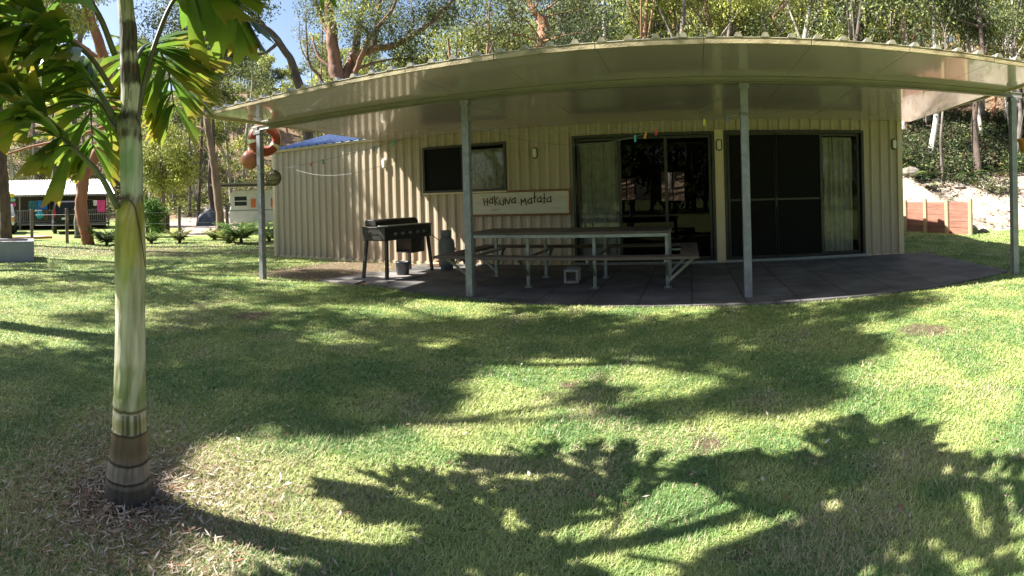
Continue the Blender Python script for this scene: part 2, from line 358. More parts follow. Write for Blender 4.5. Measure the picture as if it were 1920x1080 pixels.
# ------------------------------------------------------------------ ground: one polar sheet, split into its named surfaces
def build_ground():
    a = np.concatenate([np.linspace(-1.55, 1.25, 560), np.linspace(1.25, 2 * pi - 1.55, 60)[1:-1]])
    rr = [0.5]
    while rr[-1] < 230: rr.append(rr[-1] * (1.021 if rr[-1] < 45 else 1.05))
    r = np.array(rr); na, nr = len(a), len(r)
    R, A = np.meshgrid(r, a, indexing='ij'); X = R * np.sin(A); Y = R * np.cos(A)
    Z = hgt(X, Y) + (fbm(X * 1.1, Y * 1.1, 9, 3) - .5) * .03 * sstep(1, 2, R)
    inslab = (X > -5.3) & (X < 4.7) & (Y > 5.3) & (Y < 9.5); Z = np.where(inslab, np.minimum(Z, 0.0), Z)
    house = (X > -9.6) & (X < 4.2) & (Y > 9.0) & (Y < 15.2); Z = np.where(house, -.02, Z)
    V = np.concatenate([[[0, 0, 0]], np.stack([X, Y, Z], -1).reshape(-1, 3)])
    s = Y - np.interp(X, TX, TY); n = fbm(X * .5, Y * .5, 21, 4)
    th = np.arctan2(X, Y)
    # sand bank on the right above the retaining wall and down to the lawn
    top = 6.0 + 5 * (n - .5) + np.interp(X, [6, 8, 12], [-1.2, .5, 1.5])
    sand = sstep(-.3, .4, s) * (1 - sstep(top - 1, top + 1, s)) * sstep(3, 5.5, X)
    # sandy driveway on the left, climbing behind the fence
    px = 1292.7 + th * F
    drv = sstep(328, 352, px) * (1 - sstep(432, 470, px)) * sstep(23.0, 25.0, R) * (1 - sstep(46, 52, R))
    drv = np.maximum(drv, sstep(262, 290, px) * (1 - sstep(420, 430, px)) * sstep(33, 36, R) * (1 - sstep(40, 48, R)) * .8)
    lit = sstep(top - 1.2, top + .6, s) * sstep(1, 5, X) + sstep(0, 4, s) * (1 - sstep(1, 5, X))
    lit = np.clip(lit, 0, 1)
    dirt = .9 * sstep(-8.2, -6.6, X) * (1 - sstep(-4.7, -4.1, X)) * sstep(6.0, 6.7, Y + .5 * (n - .5)) * (1 - sstep(9.5, 10, Y)) * sstep(.15, .45, n)
    dirt = np.maximum(dirt, .55 * np.exp(-((X + 12) ** 2 / 10 + (Y - 8) ** 2 / 3)))          # worn strip to the left
    dirt = np.maximum(dirt, .62 * sstep(12.5, 14.5, R) * (1 - sstep(18.3, 20, R)) * (px < 600) * (.55 + n * .7))
    dirt = np.maximum(dirt, .95 * np.exp(-((X + 1.95) ** 2 + (Y - 1.0) ** 2) / .09))
    for gx, gy, rr_, am in ((470, 592, .35, .8), (1735, 620, .35, .75), (1070, 718, .14, .7), (1330, 830, .18, .7), (1520, 865, .2, .6), (1390, 1040, .1, .7)):
        x, y = gnd(gx, gy); dirt = np.maximum(dirt, am * np.exp(-((X - x) ** 2 + (Y - y) ** 2) / rr_ ** 2))
    C = np.concatenate([[[0, 0, 0]], np.stack([sand + 0 * X + drv, lit, dirt], -1).clip(0, 1).reshape(-1, 3)])
    i, j = np.meshgrid(np.arange(nr - 1), np.arange(na), indexing='ij'); j2 = (j + 1) % na
    Q = np.stack([1 + i * na + j, 1 + i * na + j2, 1 + (i + 1) * na + j2, 1 + (i + 1) * na + j], -1).reshape(-1, 4)[:, ::-1]
    sm = (sand[:-1] + 0).ravel(); dm = drv[:-1].ravel(); lm = lit[:-1].ravel()
    kind = np.where(sm > .5, 1, np.where(dm > .5, 2, np.where(lm > .5, 3, 0)))
    for k, (nm) in enumerate(('lawn', 'sand_bank', 'sandy_driveway', 'forest_floor')):
        q = Q[kind == k]; u, inv = np.unique(q, return_inverse=True)
        o = fastmesh(nm, V[u], inv.reshape(-1, 4), M['ground'], col=C[u], smooth=True); tag(o, kind='structure')
    # centre disc
    q = np.stack([np.zeros(na, int), 1 + (np.arange(na) + 1) % na, 1 + np.arange(na)], -1)
    u, inv = np.unique(q, return_inverse=True)
    o = fastmesh('ground', V[u], inv.reshape(-1, 3), M['ground'], col=C[u], nside=3); tag(o, kind='structure')
build_ground()

# patio of square pavers
mb = MB(); edge = [(-5.05, 7.0), (-4.6, 6.55), (-3.9, 6.25), (-3.0, 6.02), (-2, 5.86), (-1, 5.76), (0, 5.70), (1, 5.66), (2, 5.72), (3, 5.85), (3.7, 6.05), (4.35, 6.3), (4.4, 9.26), (-5.05, 9.26)]
mb.prism(edge, -.05, .022, axis='z'); tag(mb.build('patio', M['pavers']), kind='structure')
mb = MB(); mb.prism([(-5.35, 6.75), (-4.35, 6.7), (-4.2, 7.6), (-5.25, 7.7)], -.03, .034, axis='z'); mb.prism([(-5.5, 6.45), (-4.75, 6.4), (-4.8, 6.72), (-5.4, 6.74)], -.03, .026, axis='z')
tag(mb.build('concrete_pad', M['conc'], bevel=.006), kind='structure')

# ------------------------------------------------------------------ the shed with its verandah
WY = 9.28; WZ = 2.62; XL, XR = -9.31, 3.96
shed = thing('shed', 'long cream ribbed steel shed with a deep skillion verandah on four posts', 'shed', (0, 0, 0))
OPEN = [(-5.07, -3.34, 1.42, 2.30), (-2.05, .45, .05, 2.32), (.63, 3.17, .05, 2.33)]
def ribbed(mb, x0, x1, z0, z1, openings, y, per=.19, depth=.036):
    prof = [(0, 0), (.075, 0), (.105, -depth), (.150, -depth), (.180, 0)]
    xs = []
    k = math.floor(x0 / per)
    while k * per < x1 + per:
        for a, d in prof: xs.append((k * per + a, d))
        k += 1
    xa = np.array([p[0] for p in xs]); ya = np.array([p[1] for p in xs])
    br = sorted(set([x0, x1] + [a for o in openings for a in o[:2]]))
    allx = np.unique(np.concatenate([xa[(xa > x0) & (xa < x1)], br]))
    for a, b in zip(allx[:-1], allx[1:]):
        if b - a < 1e-5: continue
        mid = (a + b) / 2; iv = [(z0, z1)]
        for o in openings:
            if o[0] < mid < o[1]:
                iv = [(p, q) for (l, h) in iv for p, q in ((l, min(h, o[2])), (max(l, o[3]), h)) if q - p > 1e-4]
        ya_, yb_ = y + np.interp(a, xa, ya), y + np.interp(b, xa, ya)
        for l, h in iv: mb.add([(a, ya_, l), (b, yb_, l), (b, yb_, h), (a, ya_, h)], [(0, 1, 2, 3)])
mb = MB(); ribbed(mb, XL + .03, XR - .03, .03, WZ - .06, OPEN, WY); mb.build('wall', M['wall'], shed, fix=False)
mb = MB()                                                             # side and back walls
mb.box(XL + .02, XL + .06, WY + .04, 14.9, 0, 2.6); mb.build('side_wall', M['wall'], shed)
mb = MB(); mb.box(XR - .06, XR - .02, WY + .04, 14.9, 0, 2.6); mb.build('side_wall', M['wall'], shed)
BO = [(-2.0, -1.55, 1.15, 1.75), (-.78, -.14, 1.1, 1.9)]
mb = MB(); ribbed(mb, XL + .02, XR - .02, 0, 2.6, BO, 14.93); o = mb.build('back_wall', M['wall'], shed, fix=False)
for a, b, c, d in BO:
    mb = MB(); mb.box(a - .04, a, 14.86, 14.96, c - .04, d + .04); mb.box(b, b + .04, 14.86, 14.96, c - .04, d + .04)
    mb.box(a, b, 14.86, 14.96, c - .04, c); mb.box(a, b, 14.86, 14.96, d, d + .04); mb.box((a + b) / 2 - .015, (a + b) / 2 + .015, 14.87, 14.95, c, d)
    mb.build('back_window_frame', M['frame'], shed)
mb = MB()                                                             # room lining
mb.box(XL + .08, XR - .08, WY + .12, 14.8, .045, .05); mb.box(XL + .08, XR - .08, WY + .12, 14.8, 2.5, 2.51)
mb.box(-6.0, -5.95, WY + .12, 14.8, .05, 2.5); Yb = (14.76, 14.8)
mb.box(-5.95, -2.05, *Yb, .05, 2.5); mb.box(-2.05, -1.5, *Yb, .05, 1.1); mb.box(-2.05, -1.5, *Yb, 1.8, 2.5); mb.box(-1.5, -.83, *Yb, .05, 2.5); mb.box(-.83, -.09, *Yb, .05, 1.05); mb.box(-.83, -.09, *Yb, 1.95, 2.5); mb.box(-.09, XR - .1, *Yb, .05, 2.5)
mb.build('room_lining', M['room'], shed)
mb = MB()                                                             # base plate, corner flashings, strip between the doors
mb.box(XL, XR, WY - .012, WY + .05, -.03, .045); mb.build('base_plate', M['trim'], shed)
for x in (XL, XR - .1):
    mb = MB(); mb.box(x, x + .1, WY - .045, WY + .06, .0, WZ - .05); mb.build('corner_flashing', M['trim'], shed, bevel=.004)
mb = MB(); mb.box(.455, .625, WY - .05, WY + .06, .03, 2.36); mb.build('door_jamb_flashing', M['trim'], shed, bevel=.004)
mb = MB()                                                             # eave capping over the open left end
mb.box(XL - .03, -6.1, WY - .07, WY + .02, WZ - .07, WZ - .012); mb.build('eave_flashing', M['trim'], shed)
# pitched main roof of zincalume sheet, sky reflection coloured in: ribs run up the slope
RY, RZ = 12.07, 3.34
mb = MB(); per = .24
prof = [(0, .0), (.15, .0), (.17, .032), (.21, .032), (.23, .0)]
def roofsheet(mb, x0, x1, ya, za, yb, zb):
    x = x0; P = []
    while x < x1:
        P += [(x + a, h) for a, h in prof if x + a <= x1]; x += per
    for (a, h1), (b, h2) in zip(P[:-1], P[1:]):
        mb.add([(a, ya, za + h1), (b, ya, za + h2), (b, yb, zb + h2), (a, yb, zb + h1)], [(0, 1, 2, 3)])
roofsheet(mb, XL - .08, XR + .1, WY - .12, WZ - .03, RY, RZ); roofsheet(mb, XL - .08, XR + .1, 14.98, WZ - .03, RY, RZ)
o = mb.build('roof', M['blue'], shed, fix=False)
for x in (XL - .06, XR + .04):
    mb = MB(); mb.prism([(WY, WZ - .04), (14.9, WZ - .04), (RY, RZ - .02)], x, x + .04, axis='x'); mb.build('gable_end', M['wall'], shed)
mb = MB(); mb.bar((XL - .1, RY, RZ + .05), (XR + .1, RY, RZ + .05), .3, .03); mb.build('ridge_cap', M['blue'], shed)

# verandah roof: one metre sandwich panels, flat glossy ceiling, ribbed top, mossy front capping
GY = 4.80; PS = .9925; XS = .168; RXL = XS - 6 * PS - .99 + .62; RXL = -6.17; RXR = XS + 4 * PS
def sz(y): return 2.582 - .010 * (y - 4.8)
edges = [RXL] + [XS + k * PS for k in range(-5, 4)] + [RXR]
edges = [RXL] + [XS + k * PS for k in range(-6, 4) if XS + k * PS > RXL + .15] + [RXR]
vr = MB(); yb = WY + .02
for a, b in zip(edges[:-1], edges[1:]):
    vr.add([(a + .003, GY, sz(GY)), (b - .003, GY, sz(GY)), (b - .003, WY - .035, sz(WY)), (a + .003, WY - .035, sz(WY)),
            (a + .003, GY, sz(GY) + .05), (b - .003, GY, sz(GY) + .05), (b - .003, WY - .035, sz(WY) + .05), (a + .003, WY - .035, sz(WY) + .05)],
           [(0,3,2,1),(4,5,6,7),(0,1,5,4),(1,2,6,5),(2,3,7,6),(3,0,4,7)])
vrf = vr.build('verandah_roof', M['soffit'], shed)
mb = MB()
for e in edges[1:-1]: mb.add([(e - .003, GY + .01, sz(GY) + .004), (e + .003, GY + .01, sz(GY) + .004), (e + .003, WY - .04, sz(WY) + .004), (e - .003, WY - .04, sz(WY) + .004)], [(0, 1, 2, 3)])
mb.build('panel_joint', M['beam'], vrf, fix=False)
mb = MB()                                                             # ribbed top sheet, thick
P = []; x = RXL; rp = PS / 4; off = .06
xx = RXL - .02; P.append((xx, 0)); k0 = math.ceil((RXL - XS - off) / rp)
for k in range(k0, 60):
    c = XS + off + k * rp
    if c > RXR - .04: break
    P += [(c - .042, 0), (c - .02, .042), (c + .02, .042), (c + .042, 0)]
P.append((RXR + .02, 0))
z0 = sz(GY) + .055
for (a, h1), (b, h2) in zip(P[:-1], P[1:]):
    mb.add([(a, GY - .03, z0 + h1), (b, GY - .03, z0 + h2), (b, WY, z0 + h2 + .02), (a, WY, z0 + h1 + .02),
            (a, GY - .03, z0 + h1 - .005), (b, GY - .03, z0 + h2 - .005)], [(0, 1, 2, 3), (4, 5, 1, 0)])
mb.build('top_sheet', M['zinc'], vrf, fix=False)
for i in range(1, len(P) - 1, 4):                                     # rib ends closed with stained cappings
    mb = MB(); q = P[i:i + 4]; n = len(q); V = [(a, GY - .036, z0 + h - .001) for a, h in q] + [(a, GY + .05, z0 + h + .001) for a, h in q]
    if n == 4: mb.add(V, [(0, 1, 2, 3), (4, 7, 6, 5), (0, 4, 5, 1), (1, 5, 6, 2), (2, 6, 7, 3), (3, 7, 4, 0)]); mb.build('rib_end', M['roofrib'], vrf)
for a, b in zip(edges[:-1], edges[1:]):
    mb = MB(); dz = random.uniform(-.003, .003)
    mb.box(a + .003, b - .003, GY - .028, GY - .002, sz(GY) - .006 + dz, sz(GY) + .056 + dz); mb.box(a + .002, b - .004, GY - .034, GY - .026, sz(GY) + .046 + dz, sz(GY) + .053 + dz)
    mb.build('front_capping', M['gutter'], vrf, bevel=.003)
mb = MB(); mb.box(RXR, RXR + .02, GY - .02, WY, sz(8) - .004, sz(6) + .05); mb.build('side_capping', M['trim'], vrf)
mb = MB(); mb.box(RXL - .02, RXL, GY - .02, WY, sz(8) - .004, sz(6) + .05); mb.build('side_capping', M['trim'], vrf)
BZ0, BZ1, BY = 2.490, 2.568, 6.08
mb = MB(); mb.prism([(BY - .04, BZ0), (BY + .04, BZ0), (BY + .04, BZ1), (BY - .04, BZ1), (BY - .04, BZ1 - .012), (BY - .03, BZ1 - .02), (BY - .03, BZ0 + .02), (BY - .04, BZ0 + .012)], -6.50, RXR + .3, axis='x')
mb.build('verandah_beam', M['beam'], shed, bevel=.004)
POSTX = [-6.40, -2.71, .655, 4.29]
for i, x in enumerate(POSTX):
    mb = MB(); w = .045
    mb.box(x - w, x + w, BY - .045, BY + .045, -.05, BZ0 - .002)
    p = mb.build('post', M['steel'], shed, bevel=.006)
    mb = MB(); mb.box(x - .06, x + .06, BY - .055, BY + .055, BZ0 - .06, BZ0 - .004); mb.build('post_bracket', M['steel'], p, bevel=.004)
mb = MB(); mb.box(-6.52, -6.40, BY - .05, BY + .05, 2.42, 2.56); mb.build('beam_end_plate', M['beam'], shed, bevel=.006)

# ---- window with its sliding sashes
def frame_box(mb, x0, x1, z0, z1, y0, y1, w):
    mb.box(x0, x0 + w, y0, y1, z0, z1); mb.box(x1 - w, x1, y0, y1, z0, z1)
    mb.box(x0 + w, x1 - w, y0, y1, z0, z0 + w); mb.box(x0 + w, x1 - w, y0, y1, z1 - w, z1)
def pane(mb, x0, x1, z0, z1, y): mb.add([(x0, y, z0), (x1, y, z0), (x1, y, z1), (x0, y, z1)], [(0, 1, 2, 3)])
def curtain(name, m, parent, x0, x1, z0, z1, y, folds, amp=.03):
    V = []; Fc = []; n = folds * 8
    for i in range(n + 1):
        x = x0 + (x1 - x0) * i / n; ph = i / 8 * 2 * pi + 1.2 * sin(i * .37)
        for k, z in enumerate((z0, z0 + (z1 - z0) * .5, z1 - .12, z1)):
            V.append((x + .012 * sin(ph * .5 + k), y + amp * sin(ph + .25 * k) * (1 if k < 3 else .5), z))
    for i in range(n):
        for k in range(3): a = i * 4 + k; Fc.append((a, a + 4, a + 5, a + 1))
    mb = MB(); mb.add(V, Fc); return mb.build(name, m, parent, smooth=True, fix=False)
x0, x1, z0, z1 = OPEN[0]
mb = MB(); frame_box(mb, x0 - .015, x1 + .015, z0 - .015, z1 + .015, WY - .06, WY + .07, .045)
mb.box(x0 + .80, x0 + .85, WY - .03, WY + .05, z0, z1)
win = mb.build('window', M['frame'], shed, bevel=.003); tag(win, 'wide black framed sliding window')
mb = MB(); pane(mb, x0 + .03, x1 - .03, z0 + .03, z1 - .03, WY + .02); mb.build('glass_pane', M['glass'], win, fix=False)
mb = MB(); frame_box(mb, x0 + .03, x0 + .82, z0 + .03, z1 - .03, WY - .035, WY - .02, .025); pane(mb, x0 + .05, x0 + .8, z0 + .05, z1 - .05, WY - .027)
mb.build('fly_screen', M['mesh'], win, fix=False)
curtain('lace_curtain', M['lace'], win, x0 + .85, x1 - .03, z0 + .02, z1 - .08, WY + .13, 9, .02)
mb = MB(); mb.box(x0 - .02, x1 + .02, WY - .075, WY, z0 - .045, z0 - .018); mb.build('window_sill', M['trim'], win)

# ---- two runs of sliding doors
def door_run(x0, x1, z0, z1, panels, curt, label):
    mb = MB(); frame_box(mb, x0 - .012, x1 + .012, z0 - .012, z1 + .015, WY - .062, WY + .08, .05)
    d = mb.build('sliding_door', M['frame'], shed, bevel=.003); tag(d, label)
    for k, (a, b, y, kind) in enumerate(panels):
        mb = MB(); frame_box(mb, a, b, z0 + .04, z1 - .035, y, y + .028, .048 if kind != 'screen' else .035)
        if kind == 'screen':
            mb.box(a + .03, b - .03, y + .005, y + .02, 1.10, 1.135)
        pn = mb.build('door_panel', M['frame'], d, bevel=.002)
        mb = MB(); pane(mb, a + .04, b - .04, z0 + .06, z1 - .07, y + .014)
        if kind == 'screen': mb.build('fly_screen', M['mesh'], pn, fix=False)
        else: mb.build('glass_pane', M['glass'] if kind == 'clear' else M['tint'], pn, fix=False)
        if kind == 'screen':
            mb = MB(); mb.box(b - .035, b - .012, y - .035, y - .003, .98, 1.16); mb.build('handle', M['frame'], pn)
    for a, b, f in curt: curtain('curtain', M['curtain'], d, a, b, z0 + .03, z1 - .10, WY + .11, f, .03)
    mb = MB(); mb.box(x0 - .02, x1 + .02, WY - .10, WY - .063, .03, .075); mb.build('door_track', M['galv'], d)
    return d
door_run(*OPEN[1], [(-2.0, -1.20, WY + .03, 'clear'), (-1.24, -.38, WY - .01, 'tint'), (-.42, .40, WY + .03, 'tint')], [(-1.98, -1.22, 7)], 'left run of sliding doors with a cream tab curtain at its left')
door_run(*OPEN[2], [(.68, 1.55, WY - .045, 'screen'), (1.52, 2.38, WY - .045, 'screen'), (2.36, 3.12, WY + .03, 'clear')], [(2.40, 2.98, 6)], 'right run of sliding doors, black screens and one clear curtained pane')

# ------------------------------------------------------------------ things on the shed wall
def wall_lamp(x, z, label, white=False):
    t = thing('wall_lamp', label, 'wall lamp', (x, WY - .03, z), group='oval bulkhead lamps along the shed wall')
    def oval(w, h, y0, y1, mb, n=20):
        pts = []
        for k in range(n):
            a = 2 * pi * k / n; pts.append((w * cos(a), (h - w) * (1 if sin(a) > 0 else -1) + w * sin(a)))
        mb.prism(pts, y0, y1)
    mb = MB(); oval(.058, .105, -.035, .0, mb); mb.build('lamp_rim', M['lampwhite'] if white else M['lampbody'], t, bevel=.008)
    mb = MB(); oval(.038, .085, -.06, -.03, mb); mb.build('lamp_lens', M['lens'], t, bevel=.012, smooth=False)
wall_lamp(-6.0, 2.06, 'white oval wall lamp on the sunlit ribbed wall above the barbecue', True)
wall_lamp(-2.76, 2.07, 'bronze rimmed oval wall lamp above the painted name board')
wall_lamp(.54, 2.09, 'oval wall lamp on the cream strip between the two door runs')
wall_lamp(3.79, 2.10, 'oval wall lamp at the right end of the shed near the corner')

sg = thing('name_board', 'long whitewashed wooden board with brown border reading Hakuna Matata', 'sign', (-3.09, WY - .032, 1.165))
mb = MB(); mb.box(-.97, .97, -.022, 0, -.225, .225); mb.build('board', M['signwood'], sg, bevel=.004)
mb = MB(); frame_box(mb, -.98, .98, -.235, .235, -.034, .002, .036); mb.build('border', M['signedge'], sg, bevel=.004)
LET = {  # strokes in a unit box, x right, y up
 'H': (.8, [[(0, .95), (.15, -.05)], [(.62, 1), (.62, 0)], [(.1, .45), (.62, .52)]]),
 'a': (.78, [[(.62, .85), (.3, .78), (.02, .45), (.05, .2), (.3, .12), (.6, .3)], [(.62, .95), (.6, .4), (.66, .08)]]),
 'K': (.8, [[(.02, 1.35), (.12, .62), (.16, -.08)], [(.62, 1.12), (.12, .6), (.75, .08)]]),
 'u': (.82, [[(0, .8), (.06, .25), (.3, .02), (.6, .1)], [(.62, .85), (.62, 0)]]),
 'N': (.95, [[(.05, 0), (0, .92)], [(0, .92), (.6, .02)], [(.6, .02), (.85, 1)]]),
 'M': (1.02, [[(.1, -.08), (.05, .8)], [(.05, .8), (.42, .35), (.72, .9)], [(.72, .9), (.86, -.1)]]),
 't': (.55, [[(.26, 1.5), (.24, .7), (.2, 0)], [(0, .72), (.5, .8)]])}
x = -.70; mb = MB(); k = 0
for ch in 'HaKuNa Mata' + 'ta':
    if ch == ' ': x += .075; mb.build('lettering', M['ink'], sg); mb = MB(); continue
    w, st = LET[ch]; S = .122; yo = -.02 + .012 * sin(k * 1.7) + .012 * (k > 7); k += 1
    for s in st:
        P = [(x + a * S * 1.0, -.026, yo + b * S) for a, b in s]
        for p, q in zip(P[:-1], P[1:]): mb.bar(p, q, .017, .008, up=(0, 1, 0))
        for p in P: mb.lathe([(.0086, -.004), (.0086, .004)], p, 8, axis='y')
    x += w * S * 1.0 + .010
mb.build('lettering', M['ink'], sg)

# ------------------------------------------------------------------ barbecue, gas bottle, bucket, firewood
bq = thing('barbecue', 'black flat-top barbecue on four splayed legs beside the ribbed wall', 'barbecue', (-4.66, 7.55, .03), radians(-4))
mb = MB(); mb.box(-.23, .23, -.68, .68, .60, .80); b = mb.build('body', M['black'], bq, bevel=.012)
mb = MB()
mb.box(-.235, .235, -.69, .69, .80, .822); mb.build('rim', M['hot'], bq, bevel=.004)
mb = MB(); mb.prism([(-.22, .83), (.02, .83), (.0, .90), (-.05, .935), (-.20, .935), (-.22, .90)], -.62, .60); mb.build('lid', M['black'], bq, bevel=.012)
mb = MB(); mb.box(.03, .225, -.60, .62, .823, .838); mb.build('hot_plate', M['silver'], bq, bevel=.002)
for y in (-.42, -.22, -.0, .22, .40):
    mb = MB(); mb.lathe([(.026, 0), (.026, .018), (.017, .022), (.015, .042)], (.23, y, .70), 14, axis='x'); mb.box(.27, .278, y - .004, y + .004, .70, .722); mb.build('knob', M['galv'], bq)
for sx, sy in ((-1, -1), (1, -1), (-1, 1), (1, 1)):
    mb = MB(); mb.bar((sx * .20, sy * .60, .61), (sx * .235, sy * .66, 0), .05, .045, up=(0, 1, 0)); mb.build('leg', M['black'], bq, bevel=.004)
mb = MB(); mb.tube([(-.12, -.69, .70), (-.12, -.74, .70), (.12, -.74, .70), (.12, -.69, .70)], .011, 8); mb.box(-.14, -.06, -.70, -.685, .735, .75); mb.build('side_handle', M['hot'], bq)
mb = MB(); mb.box(-.20, -.185, .20, .62, .34, .60); mb.box(-.2, .12, .2, .62, .335, .345); mb.box(.10, .12, .20, .62, .335, .60); mb.build('drip_box', M['black'], bq, bevel=.004)
mb = MB(); mb.tube([(.1, .68, .66), (.2, .76, .6), (.3, .84, .5), (.36, .84, .58)], .008, 7); mb.build('gas_hose', M['black'], bq, smooth=True)

gb = thing('gas_bottle', 'dull grey gas bottle standing against the wall by the barbecue', 'gas bottle', (-4.19, 8.40, .022))
mb = MB(); mb.lathe([(.10, 0), (.112, .01), (.11, .05), (.142, .07), (.148, .12), (.148, .46), (.135, .52), (.09, .565), (.03, .575)], n=26); mb.build('cylinder', M['gas'], gb, smooth=True)
mb = MB(); mb.lathe([(.095, .545), (.098, .69), (.09, .695), (.088, .55)], n=22); mb.build('collar', M['gas'], gb, smooth=True)
mb = MB(); mb.lathe([(.02, .57), (.02, .64), (.03, .645), (.03, .675)], n=12); mb.bar((0, 0, .62), (-.1, -.03, .62), .02, .02); mb.build('valve', M['galv'], gb)

bk = thing('bucket', 'dull grey metal bucket under the barbecue', 'bucket', (-4.56, 7.50, .034))
mb = MB(); mb.lathe([(.095, 0), (.10, .005), (.125, .20), (.131, .205), (.131, .215), (.120, .215), (.093, .012)], n=26); mb.build('pail', M['bucket'], bk, smooth=True)
mb = MB(); a = np.linspace(0, pi, 14); mb.tube([(.127 * cos(t), -.02 - .1 * sin(t) * .75, .2 - .07 * sin(t)) for t in a], .004, 6); mb.build('handle', M['galv'], bk)

def log(p, q, r, label):
    p = np.array(p); q = np.array(q); c = (p + q) / 2
    t = MB(); n = 7; rr = [r * random.uniform(.7, 1.15) for _ in range(n)]
    d = q - p; d = d / np.linalg.norm(d); u = np.cross(d, (0, .3, 1)); u /= np.linalg.norm(u); w = np.cross(d, u); V = []
    for e in (p, q):
        for k in range(n): a = 2 * pi * k / n; V.append(e + (u * cos(a) + w * sin(a)) * rr[k] - c)
    t.add(V, [tuple(range(n))[::-1], tuple(range(n, 2 * n))] + [(k, (k + 1) % n, (k + 1) % n + n, k + n) for k in range(n)])
    o = t.build('firewood_log', M['log'], loc=tuple(c)); tag(o, label, 'firewood', 'split firewood by the wall'); return o
log((-4.62, 8.75, .08), (-4.30, 8.98, .36), .05, 'split log leaning up steepest against the ribbed wall behind the barbecue')
log((-4.75, 8.72, .06), (-4.35, 8.70, .07), .055, 'split log lying flat nearest the barbecue legs')
log((-4.55, 8.86, .16), (-4.22, 8.84, .10), .05, 'short split log lying on the others by the gas bottle')
log((-4.72, 8.98, .07), (-4.48, 9.08, .25), .04, 'thin split log propped against the wall base left of the pile')

# ------------------------------------------------------------------ long table with benches all round
tb = thing('picnic_table', 'long galvanised steel table with brown top and benches along both sides and ends', 'picnic table', (0, 0, .022))
TX0, TX1 = -3.06, -.27
mb = MB()
for k in range(4): mb.box(TX0, TX1, 6.75 + k * .285, 6.75 + k * .285 + .277, .722, .752)
mb.build('tabletop', M['tabletop'], tb, bevel=.004)
mb = MB(); mb.box(TX0 + .01, TX1 - .01, 6.76, 6.80, .675, .72); mb.box(TX0 + .01, TX1 - .01, 7.83, 7.87, .675, .72)
for x in (TX0 + .01, TX1 - .05): mb.box(x, x + .04, 6.80, 7.83, .675, .72)
mb.build('table_frame', M['galv'], tb, bevel=.003)
LX = [-3.00, -2.19, -1.27, -.31]
for y in (6.87, 7.77):
    for x in LX:
        mb = MB(); mb.box(x - .022, x + .022, y - .022, y + .022, 0, .675); g = mb.build('leg', M['galv'], tb, bevel=.003)
        mb = MB(); mb.box(x - .05, x + .05, y - .05, y + .05, .0, .012); mb.build('foot_plate', M['galv'], g)
for i, x in enumerate(LX):
    mb = MB(); mb.box(x - .016, x + .016, 6.36, 8.2, .395, .425)
    for s, y in ((-1, 6.87), (1, 7.77)): mb.bar((x, y, .16), (x, y + s * .36, .40), .025, .03, up=(1, 0, 0))
    mb.build('bench_bracket', M['galv'], tb)
for s, x in ((-1, LX[0]), (1, LX[-1])):
    for y in (6.87, 7.77):
        mb = MB(); mb.bar((x, y, .07), (x + s * .36, y - .18 * (y < 7), .41), .035, .035); mb.bar((x, y, .41), (x + s * .36, y, .41), .03, .03); mb.build('end_brace', M['galv'], tb)
for a, b, c, d in ((-3.37, .10, 6.33, 6.60), (-3.37, .10, 8.0, 8.25), (-3.37, -3.13, 6.62, 7.98), (-.14, .10, 6.62, 7.98)):
    mb = MB()
    if b - a > 1: mb.box(a, b, c, (c + d) / 2 - .005, .427, .462); mb.box(a, b, (c + d) / 2 + .005, d, .427, .462)
    else: mb.box(a, (a + b) / 2 - .005, c, d, .427, .462); mb.box((a + b) / 2 + .005, b, c, d, .427, .462)
    mb.build('bench_seat', M['bench'], tb, bevel=.004)

cb = thing('cinder_block', 'hollow grey cinder block standing on the patio under the table', 'cinder block', (-1.70, 7.42, .022), radians(6))
mb = MB(); frame_box(mb, -.10, .10, 0, .19, -.19, .19, .032); mb.box(-.07, .07, -.015, .015, .03, .16); mb.build('block', M['blockm'], cb, bevel=.004)

# ------------------------------------------------------------------ washing lines, pegs
def sag(a, b, s, n=24):
    a = np.array(a); b = np.array(b)
    return [a + (b - a) * t + np.array([0, 0, -s * 4 * t * (1 - t)]) for t in np.linspace(0, 1, n)]
p1 = POSTX[0]; p2 = POSTX[1]; p3 = POSTX[2]
def post_pt(i, py):
    px = [489, 877, 1397, 1901][i]; d = ray(px, py); t = 6.04 / d[1]; return np.array([POSTX[i], 6.03, EYE + d[2] * t])
lines = [('line of green cord sagging from the left post to the second post', post_pt(0, 324), post_pt(1, 226), .07, M['wire']),
         ('thin grey line from the left shed corner up to the second post', np.array([-9.25, 9.2, 2.44]), post_pt(1, 232), .55, M['darkwire']),
         ('pale green cord from the top of the third post sagging past the doors', post_pt(1, 223), post_pt(2, 157), .52, M['wire']),
         ('lower grey cord between the second and third posts just above the doors', post_pt(1, 240), post_pt(2, 214), .14, M['darkwire'])]
LP = []
for lab, a, b, s, m in lines:
    P = sag(a, b, s); LP.append(P); mb = MB(); mb.tube(P, .0034, 6)
    tag(mb.build('washing_line', m, smooth=True), lab, 'washing line')
def peg(line, px, mname, label, tilt=0):
    P = np.array(LP[line]); pr = [X0 + F * atan2(q[0], q[1]) for q in P]
    t = np.interp(px, pr, np.arange(len(P))); i = int(min(t, len(P) - 2)); q = P[i] + (P[i + 1] - P[i]) * (t - i)
    mb = MB()
    for s in (-1, 1): mb.bar((s * .003, 0, .016), (s * .009, 0, -.062), .008, .012, up=(0, 1, 0))
    mb.lathe([(.008, -.008), (.008, .008)], (0, 0, -.004), 8, axis='x')
    o = mb.build('clothes_peg', M[mname], loc=tuple(q)); o.rotation_euler = (0, tilt, random.uniform(-.5, .5))
    tag(o, label, 'clothes peg', 'plastic pegs on the washing lines')
peg(0, 587, 'peg_red', 'red peg nearest the left post on the sagging cord', .6)
